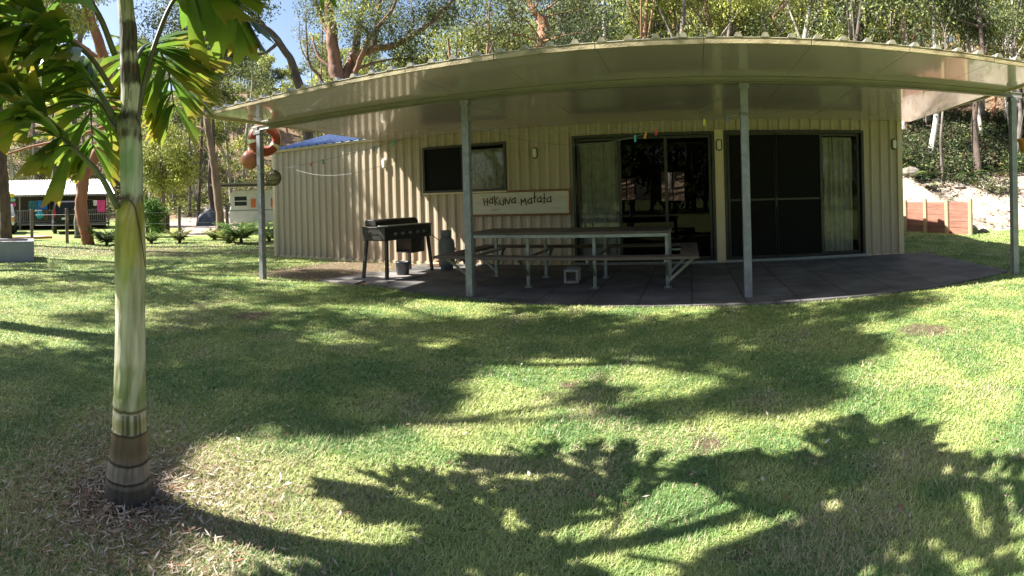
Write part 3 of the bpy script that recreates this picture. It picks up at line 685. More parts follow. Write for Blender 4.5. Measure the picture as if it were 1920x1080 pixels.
peg(0, 607, 'peg_green', 'dark green peg second from the left post', -.3)
peg(0, 705, 'peg_blue', 'dark blue peg on the cord before the sunlit wall', .2)
peg(0, 742, 'peg_teal', 'teal peg high on the cord left of the small window', .4)
peg(2, 1194, 'peg_teal', 'bright teal peg left of the orange one above the left doors')
peg(2, 1214, 'peg_orange', 'orange peg between the teal and the red one above the doors', .25)
peg(2, 1233, 'peg_red', 'red peg right of the orange one above the left doors')
peg(3, 1324, 'peg_yellow', 'yellow green peg on the lower cord left of the third post')
peg(3, 1368, 'peg_blue', 'small blue peg hanging close beside the third post')
mb = MB()
for z in (2.12, 2.135, 2.15): mb.tube([(p3 + .055 * (1.1 * cos(a)) , 6.08 + .06 * sin(a), z + .01 * sin(a * 2)) for a in np.linspace(0, 2 * pi, 14)], .004, 5, cap=False)
tag(mb.build('wire_coil', M['darkwire']), 'coil of thin wire wound round the third post near its top', 'wire')

# ------------------------------------------------------------------ sea floats hanging at the left post
def torus(R, r, n=40, k=14, a0=0, a1=2 * pi, sx=1):
    V = []; Fc = []; closed = abs(a1 - a0 - 2 * pi) < 1e-6; m = n if closed else n + 1
    for i in range(m):
        a = a0 + (a1 - a0) * i / n
        for j in range(k):
            b = 2 * pi * j / k; V.append(((R + r * cos(b)) * cos(a), r * sin(b) * sx, (R + r * cos(b)) * sin(a)))
    for i in range(n):
        for j in range(k):
            i2 = (i + 1) % m; Fc.append((i * k + j, i * k + (j + 1) % k, i2 * k + (j + 1) % k, i2 * k + j))
    return V, Fc
lr = thing('life_ring', 'faded red life ring with cream bands hung behind the left post top', 'life ring', (-6.46, 6.25, 2.36), radians(58))
mb = MB(); mb.add(*torus(.205, .075, sx=.75)); mb.build('ring', M['orange'], lr, smooth=True)
for a in (.35 * pi + .4, .9 * pi + .45, 1.3 * pi + .3, 1.78 * pi + .15):
    mb = MB(); V, Fc = torus(.205, .079, 4, 14, a - .13, a + .13, .76); mb.add(V, Fc); mb.build('cream_band', M['band'], lr, smooth=True)
mb = MB(); mb.add(*torus(.287, .006)); mb.build('grab_rope', M['band'], lr, smooth=True)
fl = thing('buoy', 'round terracotta coloured fishing buoy hanging left of the first post', 'buoy', (-6.70, 6.12, 2.03))
mb = MB(); mb.lathe([(.002, -.17)] + [(.165 * cos(a), .165 * sin(a)) for a in np.linspace(-1.5, 1.3, 14)] + [(.03, .17), (.028, .21), (.002, .212)], n=26); mb.build('ball', M['terra'], fl, smooth=True)
mb = MB(); mb.tube([(0, 0, .2), (.05, -.05, .33), (.1, -.02, .46)], .006, 6); V, Fc = torus(.168, .006); mb.add([(a, b, c) for a, b, c in V], Fc); mb.build('rope', M['rope'], fl, smooth=True)
gf = thing('glass_float', 'amber glass float in a dark rope net hanging right of the first post', 'glass float', (-6.20, 6.18, 1.69))
mb = MB(); mb.lathe([(.002, -.125)] + [(.125 * cos(a), .125 * sin(a)) for a in np.linspace(-1.5, 1.5, 14)] + [(.002, .125)], n=24); mb.build('ball', M['glassball'], gf, smooth=True)
mb = MB()
for k in range(7):
    a = pi * k / 7; mb.tube([(.13 * cos(t) * cos(a + .3 * sin(t * 3)), .13 * cos(t) * sin(a + .3 * sin(t * 3)), .13 * sin(t)) for t in np.linspace(-pi / 2, pi * 1.5, 30)], .006, 5, cap=False)
for z in (-.05, .05): mb.tube([(hypot(.13 ** 2 - z * z, 0) ** .5 * cos(t) if 0 else math.sqrt(.13 ** 2 - z * z) * cos(t), math.sqrt(.13 ** 2 - z * z) * sin(t), z) for t in np.linspace(0, 2 * pi, 24)], .006, 5, cap=False)
mb.tube([(0, 0, .125), (-.05, -.02, .2), (-.12, -.06, .24), (-.17, -.12, .20)], .006, 5)
mb.build('rope_net', M['rope'], gf)
hp = thing('hanging_pot', 'amber brown pot hanging at the right edge beside the last post', 'pot', (4.78, 6.42, 1.88))
mb = MB(); mb.lathe([(.06, -.12), (.09, -.11), (.13, .04), (.145, .05), (.145, .085), (.125, .085), (.12, .05), (.08, -.09)], n=22); mb.build('pot', M['pot'], hp, smooth=True)
mb = MB()
for k in range(3): a = 2 * pi * k / 3; mb.tube([(.13 * cos(a), .13 * sin(a), .08), (0, 0, .66)], .003, 5)
mb.build('hanger_wire', M['darkwire'], hp)

# ------------------------------------------------------------------ sleeper retaining wall
W1 = np.array([5.85, 16.35]); W2 = np.array([7.20, 12.19])
dW = W2 - W1; LW = np.linalg.norm(dW); uW = dW / LW; angW = atan2(uW[1], uW[0])
rw = thing('retaining_wall', 'low red sleeper retaining wall with pale pine posts at the sand bank', 'retaining wall', (W1[0], W1[1], 0), angW)
nb = 5; seg = LW / nb
for k in range(nb):
    mb = MB()
    for r in range(5):
        mb.box(k * seg + .03, (k + 1) * seg - .004, -.01 + random.uniform(0, .008), .06, r * .178, r * .178 + .172)
    sp = mb.build('sleeper_panel', M['sleeper'], rw, bevel=.006)
for k in range(nb + 1):
    mb = MB(); mb.box(k * seg - .05, k * seg + .06, -.085, -.012, -.1, .95 + (.03 if k % 2 else 0)); mb.build('post', M['pine'], rw, bevel=.008)

# ------------------------------------------------------------------ vegetation helpers
G_DARK, G_GREY, G_OLIVE, G_YEL, G_DRY = (.045, .065, .025), (.115, .14, .07), (.17, .20, .055), (.34, .36, .08), (.26, .20, .12)
def leaf_cloud(C, R, n, L, W, pal, hang=.55, shell=.55, rng=RNG):
    """n leaf blades inside an ellipsoid: V (4n,3), col (4n,3)"""
    d = rng.normal(size=(n, 3)); d /= np.linalg.norm(d, axis=1)[:, None]
    r = rng.random(n) ** (1 / (3 * (1 - shell) + .6)); p = np.array(C) + d * r[:, None] * np.array(R)
    p += (rng.random((n, 3)) - .5) * L
    t = rng.normal(size=(n, 3)); t[:, 2] = t[:, 2] * .6 - hang * 1.6; t /= np.linalg.norm(t, axis=1)[:, None]
    w = np.cross(t, rng.normal(size=(n, 3))); w /= np.linalg.norm(w, axis=1)[:, None] + 1e-9
    l = L * (.6 + .8 * rng.random(n))[:, None]; ww = W * (.6 + .8 * rng.random(n))[:, None]
    V = np.stack([p, p + t * l * .45 + w * ww * .5, p + t * l, p + t * l * .45 - w * ww * .5], 1).reshape(-1, 3)
    pal = np.array(pal); a = pal[rng.integers(0, len(pal), n)] * (.82 + .36 * rng.random(n))[:, None] * rng.uniform(.65, 1.25)
    return V, np.repeat(a, 4, axis=0)
def bez(a, b, c, n=6):
    t = np.linspace(0, 1, n)[:, None]; return (1 - t) ** 2 * np.array(a) + 2 * t * (1 - t) * np.array(b) + t * t * np.array(c)
def smooth_path(P, k=4):
    P = np.array(P, float)
    if len(P) < 3: return P
    Q = np.vstack([2 * P[0] - P[1], P, 2 * P[-1] - P[-2]]); out = []
    for i in range(1, len(Q) - 2):
        for t in np.arange(k) / k:
            a, b, c, d = Q[i-1:i+3]
            out.append(.5 * (2*b + (c-a)*t + (2*a-5*b+4*c-d)*t*t + (3*b-a-3*c+d)*t**3))
    out.append(P[-1]); return np.array(out)
def limb_to(mb, trunk, rad, C, r0, n=6, twig=True, nside=6):
    """a limb from the trunk path to a leaf clump"""
    C = np.array(C); d = np.linalg.norm(trunk - C, axis=1) + np.maximum(0, trunk[:, 2] - C[2] + .4) * 3 + np.where(np.arange(len(trunk)) < len(trunk) * .3, 3, 0)
    i = int(np.argmin(d)); a = trunk[i]; r = min(r0, rad[i] * .8)
    mid = (a + C) / 2 + np.array([random.uniform(-.2, .2), random.uniform(-.2, .2), random.uniform(.05, .3)]) * np.linalg.norm(C - a) * .6
    P = bez(a, mid, C, n); mb.tube(P, np.linspace(r, r * .3, n), nside, cap=False)
    if twig:
        for k in range(3):
            q = P[-2] + (P[-1] - P[-2]) * random.random(); e = C + np.array([random.uniform(-1, 1), random.uniform(-1, 1), random.uniform(-.3, .8)]) * np.linalg.norm(C - a) * .3
            mb.tube(bez(q, (q + e) / 2 + np.array([0, 0, .1]), e, 4), np.linspace(r * .32, r * .1, 4), 4, cap=False)
def make_tree(name, label, trunks, barkm, clumps, L=.13, W=.05, group=None, dens=1.0, cat='tree', hang=.55, limb_r=.09, wob=.25, limbs=True):
    """trunks: list of (points, r0, r1); clumps: (centre, (rx,ry,rz), n, palette)"""
    base = np.array(trunks[0][0][0], float); base[2] = gz(base[0], base[1]) if base[2] < gz(base[0], base[1]) + 1.5 else base[2]
    t = thing(name, label, cat, tuple(base), group=group)
    mb = MB(); paths = []; rads = []
    for P, r0, r1 in trunks:
        S = smooth_path(P, 5); S = S + np.concatenate([[[0, 0, 0]], (RNG.random((len(S) - 1, 3)) - .5) * r0 * .25])
        R = np.linspace(0, 1, len(S)) ** .8 * (r1 - r0) + r0
        if P is trunks[0][0]: R[0] *= 1.25; S[0][2] -= .12
        mb.tube(S - base, R, 12 if r0 > .08 else 8, wob=wob, seed=random.random() * 50); paths.append(S); rads.append(R)
    allp = np.concatenate(paths); allr = np.concatenate(rads)
    VV = []; CC = []
    for C, R, n, pal in clumps:
        if limbs: limb_to(mb, allp, allr, C, limb_r)
        v, c = leaf_cloud(C, R, int(n * dens), L, W, pal, hang); VV.append(v); CC.append(c)
    if limbs:   # shift limbs into the tree's own space
        k = len(trunks)
        for i in range(k, len(mb.v)): mb.v[i] = mb.v[i] - base
    mb.build('trunk', barkm, t, smooth=True, fix=False)
    if VV:
        V = np.concatenate(VV) - base; fastmesh('crown', V, np.arange(len(V)).reshape(-1, 4), M['leaf'], col=np.concatenate(CC), parent=t)
    return t
def auto_clumps(c, spread, hgt_, k, n, pals, rr=(.7, 1.3), flat=.7):
    out = []
    for _ in range(k):
        a = random.uniform(0, 2 * pi); q = math.sqrt(random.random()) * spread; z = random.uniform(-.5, .5) * hgt_
        q *= math.sqrt(max(.15, 1 - (abs(z) / (hgt_ * .55)) ** 2 * .8)); R = random.uniform(*rr)
        out.append(((c[0] + q * cos(a), c[1] + q * sin(a), c[2] + z), (R, R, R * flat), n, random.choice(pals)))
    return out
PM = [[G_GREY, G_OLIVE, G_DARK], [G_OLIVE, G_YEL, G_GREY], [G_GREY, G_DARK, G_GREY], [G_YEL, G_OLIVE, G_YEL]]
PY = [[G_YEL, G_OLIVE, G_YEL], [G_YEL, (.36, .37, .10), G_OLIVE], [G_OLIVE, G_GREY, G_YEL]]
PG = [[G_GREY, G_DARK, G_OLIVE], [G_DARK, G_GREY, (.07, .09, .05)]]

# ---- red angophora and its neighbours behind the shed (limbs followed from the photograph, each at its own distance)
def path(pts, D):
    return [at(px, py, D + (p[0] if p else 0)) for px, py, *p in pts]
D = 24.0
b = at(640, 340, D); b[2] = gz(b[0], b[1])
make_tree('gum_tree', 'big many-limbed reddish gum rising behind the left half of the verandah roof',
    [([b, at(636, 220, D), at(640, 160, D), at(628, 120, D), at(622, 60, D), at(615, 0, D), at(600, -50, D)], .50, .16),
     (path([(645, 150), (665, 100, .5), (675, 40, .8), (690, -20, 1)], D), .28, .12),
     (path([(660, 110), (700, 92, -.5), (740, 85, -1), (790, 55, -1), (840, 10, -1.2), (870, -20, -1.5)], D), .20, .07),
     (path([(702, 92), (705, 50, 0), (712, 10, 0), (718, -30, 0)], D), .12, .06),
     (path([(630, 150), (622, 80, 1), (605, 40, 1.5), (590, 0, 2)], D), .2, .08),
     (path([(655, 160), (668, 130, -.5), (682, 95, -.8), (700, 60, -1), (735, 20, -1.2), (745, -20, -1.2)], D), .16, .06),
     (path([(760, 75), (775, 40, 0), (770, 0, 0)], D), .08, .03), (path([(640, 140), (600, 110, .6), (585, 70, 1)], D), .1, .04)], M['bark_red'],
    [(at(*q, D + random.uniform(-2, 2)), (1.4, 1.4, .9), 1500, PM[i % 3]) for i, q in enumerate([(600, 10), (650, 25), (700, 5), (765, 70), (730, 35), (800, 25), (850, 15), (640, -30), (580, -40), (740, -40), (820, -50), (690, 60), (770, 110)])], limb_r=.07)
D = 21.0
b = at(575, 340, D); b[2] = gz(b[0], b[1])
make_tree('gum_tree', 'leaning dark gum limb crossing left of the open sky above the roof end',
    [([b, at(578, 220, D), at(562, 160, D), at(545, 115, D), at(520, 75, D), at(490, 45, D), at(460, 10, D), at(435, -30, D)], .24, .07),
     (path([(522, 80), (500, 98), (475, 102), (440, 95), (405, 80)], D), .08, .03)], M['bark_dark'],
    [(at(*q, D + random.uniform(-1.5, 1.5)), (1.0, 1.0, .7), 900, PG[i % 2] if i % 3 else PM[0]) for i, q in enumerate([(440, 15), (410, 60), (455, 105), (425, 95), (395, 20), (465, -10), (480, 10), (395, 115), (370, 60)])], limb_r=.05)
D = 27.0
b = at(612, 340, D); b[2] = gz(b[0], b[1])
make_tree('gum_tree', 'thin half-bare sapling with feathery grey twigs against the open sky',
    [([b, at(610, 220, D), at(602, 150, D), at(580, 120, D), at(575, 70, D), at(573, 20, D)], .13, .03), (path([(602, 150), (604, 90), (605, 35)], D), .05, .02), (path([(585, 125), (565, 90), (560, 30)], D), .04, .015)], M['bark_pink'],
    [(at(*q, D), (.5, .5, .6), 110, [G_DRY, G_GREY]) for q in [(575, 40), (604, 60), (562, 60), (578, 80), (590, 100)]], limb_r=.02)
D = 22.0
b = at(1012, 300, D); b[2] = gz(b[0], b[1])
make_tree('gum_tree', 'twisting bright orange gum trunk above the middle of the gutter',
    [([b, at(1012, 140, D), at(1014, 90, D), at(1022, 62, D), at(1018, 40, D), at(1002, 22, D), at(992, 0, D), at(975, -40, D)], .30, .12),
     (path([(1014, 80), (1012, 45, .4), (1005, 25, .6)], D), .14, .1)], M['bark_orange'],
    [(at(*q, D + random.uniform(-2, 2)), (1.3, 1.3, .9), 1300, PG[i % 2]) for i, q in enumerate([(960, 20), (1060, 40), (1090, 20), (1050, 75), (940, 60), (1110, 60), (1030, -20), (1080, -30)])], limb_r=.05)
D = 29.0
def tall(px, pyb, D, dpx, r, bm, lab, pal, n=8, top=-60, sp=2.6, dens=1.0, L=.15, W=.055, h=4):
    b = at(px, pyb, D); b[2] = gz(b[0], b[1]); e = at(px + dpx, top, D)
    mid = [b + (e - b) * t + np.array([random.uniform(-.3, .3), random.uniform(-.3, .3), 0]) for t in (.3, .6)]
    c = e + np.array([0, 0, .3])
    return make_tree('gum_tree', lab, [([b] + mid + [e], r, r * .35)], bm, auto_clumps(c, sp, h, n, int(900 * dens), pal, (.8, 1.4)), L=L, W=W, limb_r=r * .45)
tall(905, 300, 26, 8, .17, M['bark_white'], 'pale white gum trunk behind the gutter, left of the orange one', PM, top=20)
tall(1180, 300, 27, 60, .2, M['bark_grey'], 'grey forked gum behind the gutter between the orange gum and the third post', PM, top=-10, n=10)
tall(1256, 300, 30, -20, .16, M['bark_pink'], 'slim pinkish gum behind the roof just left of the third post', PY, top=20, n=9)
tall(1345, 300, 25, 30, .2, M['bark_grey'], 'grey gum with yellow-green crown rising above the third post', PY, top=10, n=11)
tall(1500, 300, 26, -50, .2, M['bark_pink'], 'leaning gum with a yellow-green crown above the right run of doors', PY, top=30, n=11)
tall(1600, 300, 28, 25, .18, M['bark_grey'], 'grey gum with bright tip foliage above the right screen doors', PY, top=40, n=10)
tall(1835, 330, 21, -8, .17, M['bark_dark'], 'straight dark gum rising above the right end of the gutter', PG, top=-40, n=9)
tall(1742, 330, 22, 6, .16, M['bark_white'], 'pale gum trunk standing right of the shed corner above the ferns', PM, top=-30, n=8)
tall(1697, 330, 25, -6, .12, M['bark_white'], 'slim pale gum trunk seen hard against the right shed corner', PG, top=-10, n=6)
tall(1768, 345, 20, 4, .07, M['bark_grey'], 'thin grey sapling between the two bigger trunks on the right bank', PG, top=60, n=5, sp=1.3, dens=.7)
D = 28.0
b = at(1838, 325, D); b[2] = gz(b[0], b[1])
make_tree('gum_tree', 'thick grey gum on the right bank, left of the last post',
    [([b, at(1842, 270, D), at(1838, 200, D), at(1845, 120, D), at(1850, 40, D), at(1840, -40, D)], .34, .16)], M['bark_grey'],
    auto_clumps(at(1845, -60, D), 2.6, 3.5, 9, 800, PM), limb_r=.09)
make_tree('gum_tree', 'leaning salmon coloured gum limb between the thick grey trunk and the last post',
    [([at(1850, 300, D + .4), at(1852, 240, D), at(1862, 215, D), at(1868, 180, D), at(1885, 110, D), at(1900, 40, D)], .12, .06)], M['bark_orange'],
    [(at(1895, 20, D), (1.2, 1.2, .8), 900, PM[0]), (at(1870, 70, D), (1, 1, .6), 600, PM[1])], limb_r=.04)
tall(1905, 330, 23, 10, .14, M['bark_grey'], 'grey gum at the far right edge behind the last post', PG, top=-20, n=7)

# ---- left side: angophoras on the lawn edge
D = 18.3
def gp(px, py):
    x, y = gnd(px, py); return np.array([x, y, gz(x, y)])
g0 = gp(166, 459); D = hypot(g0[0], g0[1])
make_tree('gum_tree', 'curving smooth salmon-orange gum trunk on the lawn edge left of the palm',
    [([g0, at(160, 430, D), at(152, 385, D), at(158, 335, D), at(180, 290, D), at(205, 250, D), at(210, 180, D), at(195, 110, D), at(168, 30, D), at(150, -30, D)], .235, .17),
     (path([(196, 130), (170, 100, .5), (140, 78, 1), (110, 50, 1.2)], D), .13, .08),
     (path([(205, 235), (120, 262, .8), (60, 275, 1.2), (10, 290, 1.5)], D), .07, .04)], M['bark_orange'],
    [(at(*q, D + random.uniform(-1, 2)), (1.5, 1.5, 1.0), 1500, PM[i % 3]) for i, q in enumerate([(150, -60), (90, 20), (40, -30), (200, -50), (110, -90), (250, -90), (60, 60), (20, 40)])], limb_r=.07)
g0 = gp(415, 447); D = hypot(g0[0], g0[1])
make_tree('gum_tree', 'tall pinkish gum trunk leaning left of the verandah, beside the caravan',
    [([g0, at(412, 400, D), at(404, 330, D), at(396, 280, D), at(388, 230, D), at(382, 190, D), at(372, 150, D), at(355, 60, D), at(350, -20, D)], .19, .08),
     (path([(392, 252), (375, 240, .2), (362, 235, .4), (345, 215, .6)], D), .07, .03)], M['bark_pink'],
    [(at(*q, D + random.uniform(-1.5, 1.5)), (1.5, 1.5, 1.0), 1300, PG[i % 2]) for i, q in enumerate([(350, 40), (385, 75), (330, -20), (400, 10), (300, 40), (415, 60), (370, -60)])], limb_r=.06)
g0 = gp(8, 452); D = hypot(g0[0], g0[1]) * .9
b = at(12, 452, D); b[2] = gz(b[0], b[1])
make_tree('gum_tree', 'dark rough trunk at the left picture edge behind the grey planter wall',
    [([b, at(10, 400, D), at(4, 330, D), at(0, 250, D), at(-8, 120, D), at(-10, -40, D)], .26, .17)], M['bark_dark'],
    [(at(*q, D), (1.6, 1.6, 1.1), 1300, PM[i % 3]) for i, q in enumerate([(-40, -60), (30, -80), (-60, 20), (60, -120)])], limb_r=.07)
D = 24
b = at(148, 440, D); b[2] = gz(b[0], b[1])
make_tree('gum_tree', 'grey trunk standing behind the curving orange gum by the dark car',
    [([b, at(148, 400, D), at(150, 350, D), at(148, 300, D), at(140, 240, D), at(145, 120, D), at(160, 0, D)], .22, .12)], M['bark_grey'],
    auto_clumps(at(150, -20, D), 3, 3.5, 9, 900, PM), limb_r=.08)
tall(68, 390, 50, -6, .26, M['bark_grey'], 'grey trunk rising behind the white roofed hut, left of the dark one', PM, top=60, n=10, sp=4, L=.26, W=.1, h=6)
tall(99, 390, 47, 2, .2, M['bark_dark'], 'dark trunk rising behind the middle of the white roofed hut', PG, top=100, n=9, sp=3.5, L=.25, W=.1, h=6)
tall(372, 390, 40, 2, .16, M['bark_dark'], 'slim dark trunk above the sandy drive left of the pinkish gum', PM, top=140, n=8, sp=2.6, L=.2, W=.08)
tall(398, 385, 42, -2, .24, M['bark_dark'], 'dark trunk standing behind the tarpaulin and the pinkish gum', PG, top=150, n=8, sp=3, L=.2, W=.08)
tall(355, 400, 44, 2, .13, M['bark_grey'], 'grey sapling behind the yellow-green bush by the sandy drive', PM, top=170, n=8, sp=2.6, L=.2, W=.08)
# yellow-green bushy tree right of the palm
D = 27.0
b = at(305, 405, D); b[2] = gz(b[0], b[1])
make_tree('bushy_tree', 'round yellow-green bushy tree seen just right of the palm trunk',
    [([b, at(306, 360, D), at(303, 320, D), at(300, 280, D)], .14, .05), (path([(305, 350), (320, 310), (332, 285)], D), .06, .02), (path([(305, 355), (285, 320), (275, 290)], D), .06, .02)], M['bark_pink'],
    [(at(300 + dx, 300 + dy, D + random.uniform(-1.2, 1.2)), (.8, .8, .65), 620, PY[i % 2]) for i, (dx, dy) in enumerate([(0, -40), (-22, -15), (25, -20), (40, 10), (-20, 20), (10, 15), (45, -8), (-5, 45), (30, 40), (20, -50), (52, 25), (-32, 0)])],
    L=.17, W=.07, limb_r=.03)
make_tree('shrub', 'dark green leafy shrub in front of the bushy tree near the sandy drive',
    [([np.array(gp(288, 436)), at(288, 410, 24), at(290, 396, 24)], .03, .012)], M['bark_dark'],
    [(at(286 + dx, 408 + dy, 24 + dx * .02), (.42, .42, .4), 240, [(.05, .11, .02), (.08, .15, .03)]) for dx, dy in ((0, 0), (14, -12), (-14, -14), (8, 14), (0, -26))], L=.17, W=.09, limb_r=.012, cat='shrub')

# ---- forest on the hill: one mass
def build_forest():
    V = []; Q = []; MI = []; CL = []; nv = 0
    cnt = 0; tries = 0; pts = []
    while cnt < 520 and tries < 30000:
        tries += 1
        px = random.uniform(-60, 2000); D = 24 + 90 * random.random() ** 1.3
        p = at(px, 300, D); x, y = p[0], p[1]
        s = y - np.interp(x, TX, TY)
        if s < (5 if x > 0 else 3): continue
        if x < -14 and D < 43: continue
        if -16 < x < 6 and y < 21: continue
        # keep the patch of open sky above the left part of the roof thin
        gap = 478 < px < 590
        if gap and D < 75: continue
        if any((x - a) ** 2 + (y - b_) ** 2 < (1.4 + D * .013) ** 2 for a, b_ in pts[-200:]): continue
        pts.append((x, y)); cnt += 1
        h = random.uniform(7, 13) * (.6 if gap else 1); z0 = gz(x, y)
        sc_ = max(1.0, D / 34); lean = np.array([random.uniform(-.15, .15), random.uniform(-.15, .15), 1]) * h
        mb = MB(); tp = smooth_path([(x, y, z0 - .2), (x + lean[0] * .3 + random.uniform(-.3, .3), y + lean[1] * .3, z0 + h * .35), (x + lean[0] * .7, y + lean[1] * .7 + random.uniform(-.3, .3), z0 + h * .7), (x + lean[0], y + lean[1], z0 + h * .95)], 2)
        r0 = random.uniform(.09, .22); mb.tube(tp, np.linspace(r0, r0 * .3, len(tp)), 6, cap=False)
        k = random.randint(6, 10); low = random.uniform(.25, .5)
        pal = random.choice(PM + PY + PY) if random.random() < .8 else PG[0]
        tone = random.uniform(.8, 1.45)
        bk_ = random.choice([(.42, .38, .34), (.20, .17, .15), (.11, .09, .08), (.34, .2, .14), (.45, .42, .38)])
        for c in range(k):
            a = random.uniform(0, 2 * pi); zz = random.uniform(low, 1.02); q = h * .24 * (1.15 - abs(zz - .7) * 1.2) * random.uniform(.3, 1)
            i = min(len(tp) - 1, int(zz * len(tp)))
            C = tp[i] + np.array([q * cos(a), q * sin(a), random.uniform(-.3, .5)]); R = random.uniform(.6, 1.35) * (1 + h * .03)
            st = tp[max(0, i - 2)]; mb.tube(bez(st, (st + C) / 2 + np.array([0, 0, .3]), C, 4), np.linspace(r0 * .4, r0 * .12, 4), 4, cap=False)
            n = int(330 / sc_ ** 1.0)
            pp = pal if random.random() < .7 else random.choice([PM[0], PY[0]][random.random() < .5:][0:1])
            v, cc = leaf_cloud(C, (R, R, R * .72), n, .17 * sc_, .07 * sc_, pp); cc = cc * tone
            V.append(v); Q.append(np.arange(len(v)).reshape(-1, 4) + nv); nv += len(v); MI += [0] * (len(v) // 4); CL.append(cc)
        for v, f in ((np.concatenate(mb.v), mb.f),):
            V.append(v); Q.append(np.array(f) + nv); nv += len(v); MI += [1] * len(f); CL.append(np.tile(np.array(bk_), (len(v), 1)))
    o = fastmesh('forest', np.concatenate(V), np.concatenate(Q), [M['leaf'], M['farbark']], mi=MI, col=np.concatenate(CL))
    tag(o, 'gum forest covering the hill behind the shed', 'forest', kind='stuff')
M['farbark'] = mat('far_bark', (1, 1, 1), (.6, .58, .55), 3, .9, attr=True, stretch=(1, 1, .3))
build_forest()

def back_forest():
    V = []; Q = []; MI = []; CL = []; nv = 0
    for k in range(75):
        az = random.uniform(1.35, 2 * pi - 1.75); D = random.uniform(21, 36); x, y = D * sin(az), D * cos(az)
        if 3.7 < az < 4.6 and D < 27: D += 7; x, y = D * sin(az), D * cos(az)
        z0 = gz(x, y); h = random.uniform(8, 12); mb = MB(); mb.tube([(x, y, z0), (x + .3, y, z0 + h * .5), (x + .2, y + .4, z0 + h * .9)], [.2, .15, .08], 6, cap=False)
        for c in range(9):
            a = random.uniform(0, 6.28); q = random.uniform(.3, 2.2); C = np.array([x + q * cos(a), y + q * sin(a), z0 + h * random.uniform(.12, 1)]); v, cc = leaf_cloud(C, (1.7, 1.7, 1.3), 90, .45, .22, random.choice(PM))
            V.append(v); Q.append(np.arange(len(v)).reshape(-1, 4) + nv); nv += len(v); MI += [0] * (len(v) // 4); CL.append(cc)
        v = np.concatenate(mb.v); V.append(v); Q.append(np.array(mb.f) + nv); nv += len(v); MI += [1] * len(mb.f); CL.append(np.tile((.2, .17, .15), (len(v), 1)))
    o = fastmesh('woodland', np.concatenate(V), np.concatenate(Q), [M['leaf'], M['farbark']], mi=MI, col=np.concatenate(CL))
    tag(o, 'gum woodland on the far side of the lawn, behind the viewer', 'woodland', kind='stuff')
back_forest()

# undergrowth of bracken and low scrub on the bank
def frond_fan(V, C, base, az, L, arch, pal, w=.5, k=9, leafw=.35, dr=.55):
    d = np.array([cos(az), sin(az), 0]); side = np.array([-sin(az), cos(az), 0]); col = np.array(random.choice(pal)) * random.uniform(.7, 1.3)
    for i in range(1, k + 1):
        t = i / k; p = base + d * L * t * cos(arch * .5) + np.array([0, 0, L * (sin(arch) * t - dr * t * t)])
        ll = L * w * (1 - t) ** .7 * .8 + L * .06
        for s in (-1, 1):
            e = p + side * s * ll + d * ll * .35 - np.array([0, 0, ll * .25]); m = (p + e) / 2; q = d * L / k * leafw
            V.append(np.stack([p, m + q, e, m - q])); C.append(np.tile(col, (4, 1)))
def build_undergrowth():
    V = []; C = []
    for _ in range(2600):
        px = random.uniform(1660, 1990); D = random.uniform(17.5, 30); p = at(px, 300, D); x, y = p[0], p[1]; s = y - np.interp(x, TX, TY)
        lo = 5.3 + np.interp(x, [6, 8, 12], [-1.2, .5, 1.5]) + random.uniform(-1.5, 1)
        if s < lo - (2.8 if random.random() < .06 else 0): continue
        b = np.array([x, y, gz(x, y)]); kind = random.random()
        if kind < .55:
            a0 = random.uniform(0, 6)
            for k in range(5): frond_fan(V, C, b, a0 + k * 1.26 + random.uniform(-.3, .3), random.uniform(.4, .85), random.uniform(.6, 1.2), [(.05, .10, .02), (.13, .19, .04), (.025, .05, .014), (.025, .045, .014), (.16, .08, .035), (.02, .035, .012)], k=8)  # darkest greens stand in for shaded gaps among the fronds
        else:
            v, c = leaf_cloud(b + np.array([0, 0, .35]), (.55, .55, .45), 90, .13, .05, random.choice([[(.03, .045, .018), (.06, .08, .035)], PG[0], PG[1], [(.02, .03, .014)], [(.15, .11, .07), (.05, .06, .03)]]), hang=-.1); V.append(v.reshape(-1, 4, 3)[:, :, :].reshape(-1, 3)); C.append(c)  # near-black leaves paint the shade inside the scrub
    # low scrub over the left hillside and behind the fence
    for _ in range(1100):
        px = random.uniform(-40, 720); D = random.uniform(30, 70); p = at(px, 300, D); x, y = p[0], p[1]; s = y - np.interp(x, TX, TY)
        if s < 1.5 or (300 < px < 430 and D < 44): continue
        b = np.array([x, y, gz(x, y)]); R = random.uniform(.5, 1.3)
        v, c = leaf_cloud(b + np.array([0, 0, R * .5]), (R, R, R * .7), 110, .24, .1, random.choice(PM + PY), hang=0); V.append(v); C.append(c)
    V = np.concatenate([np.asarray(v).reshape(-1, 3) for v in V]); C = np.concatenate(C)
    o = fastmesh('undergrowth', V, np.arange(len(V)).reshape(-1, 4), M['leaf'], col=C); tag(o, 'bracken and low scrub covering the forest floor', 'undergrowth', kind='stuff')
build_undergrowth()

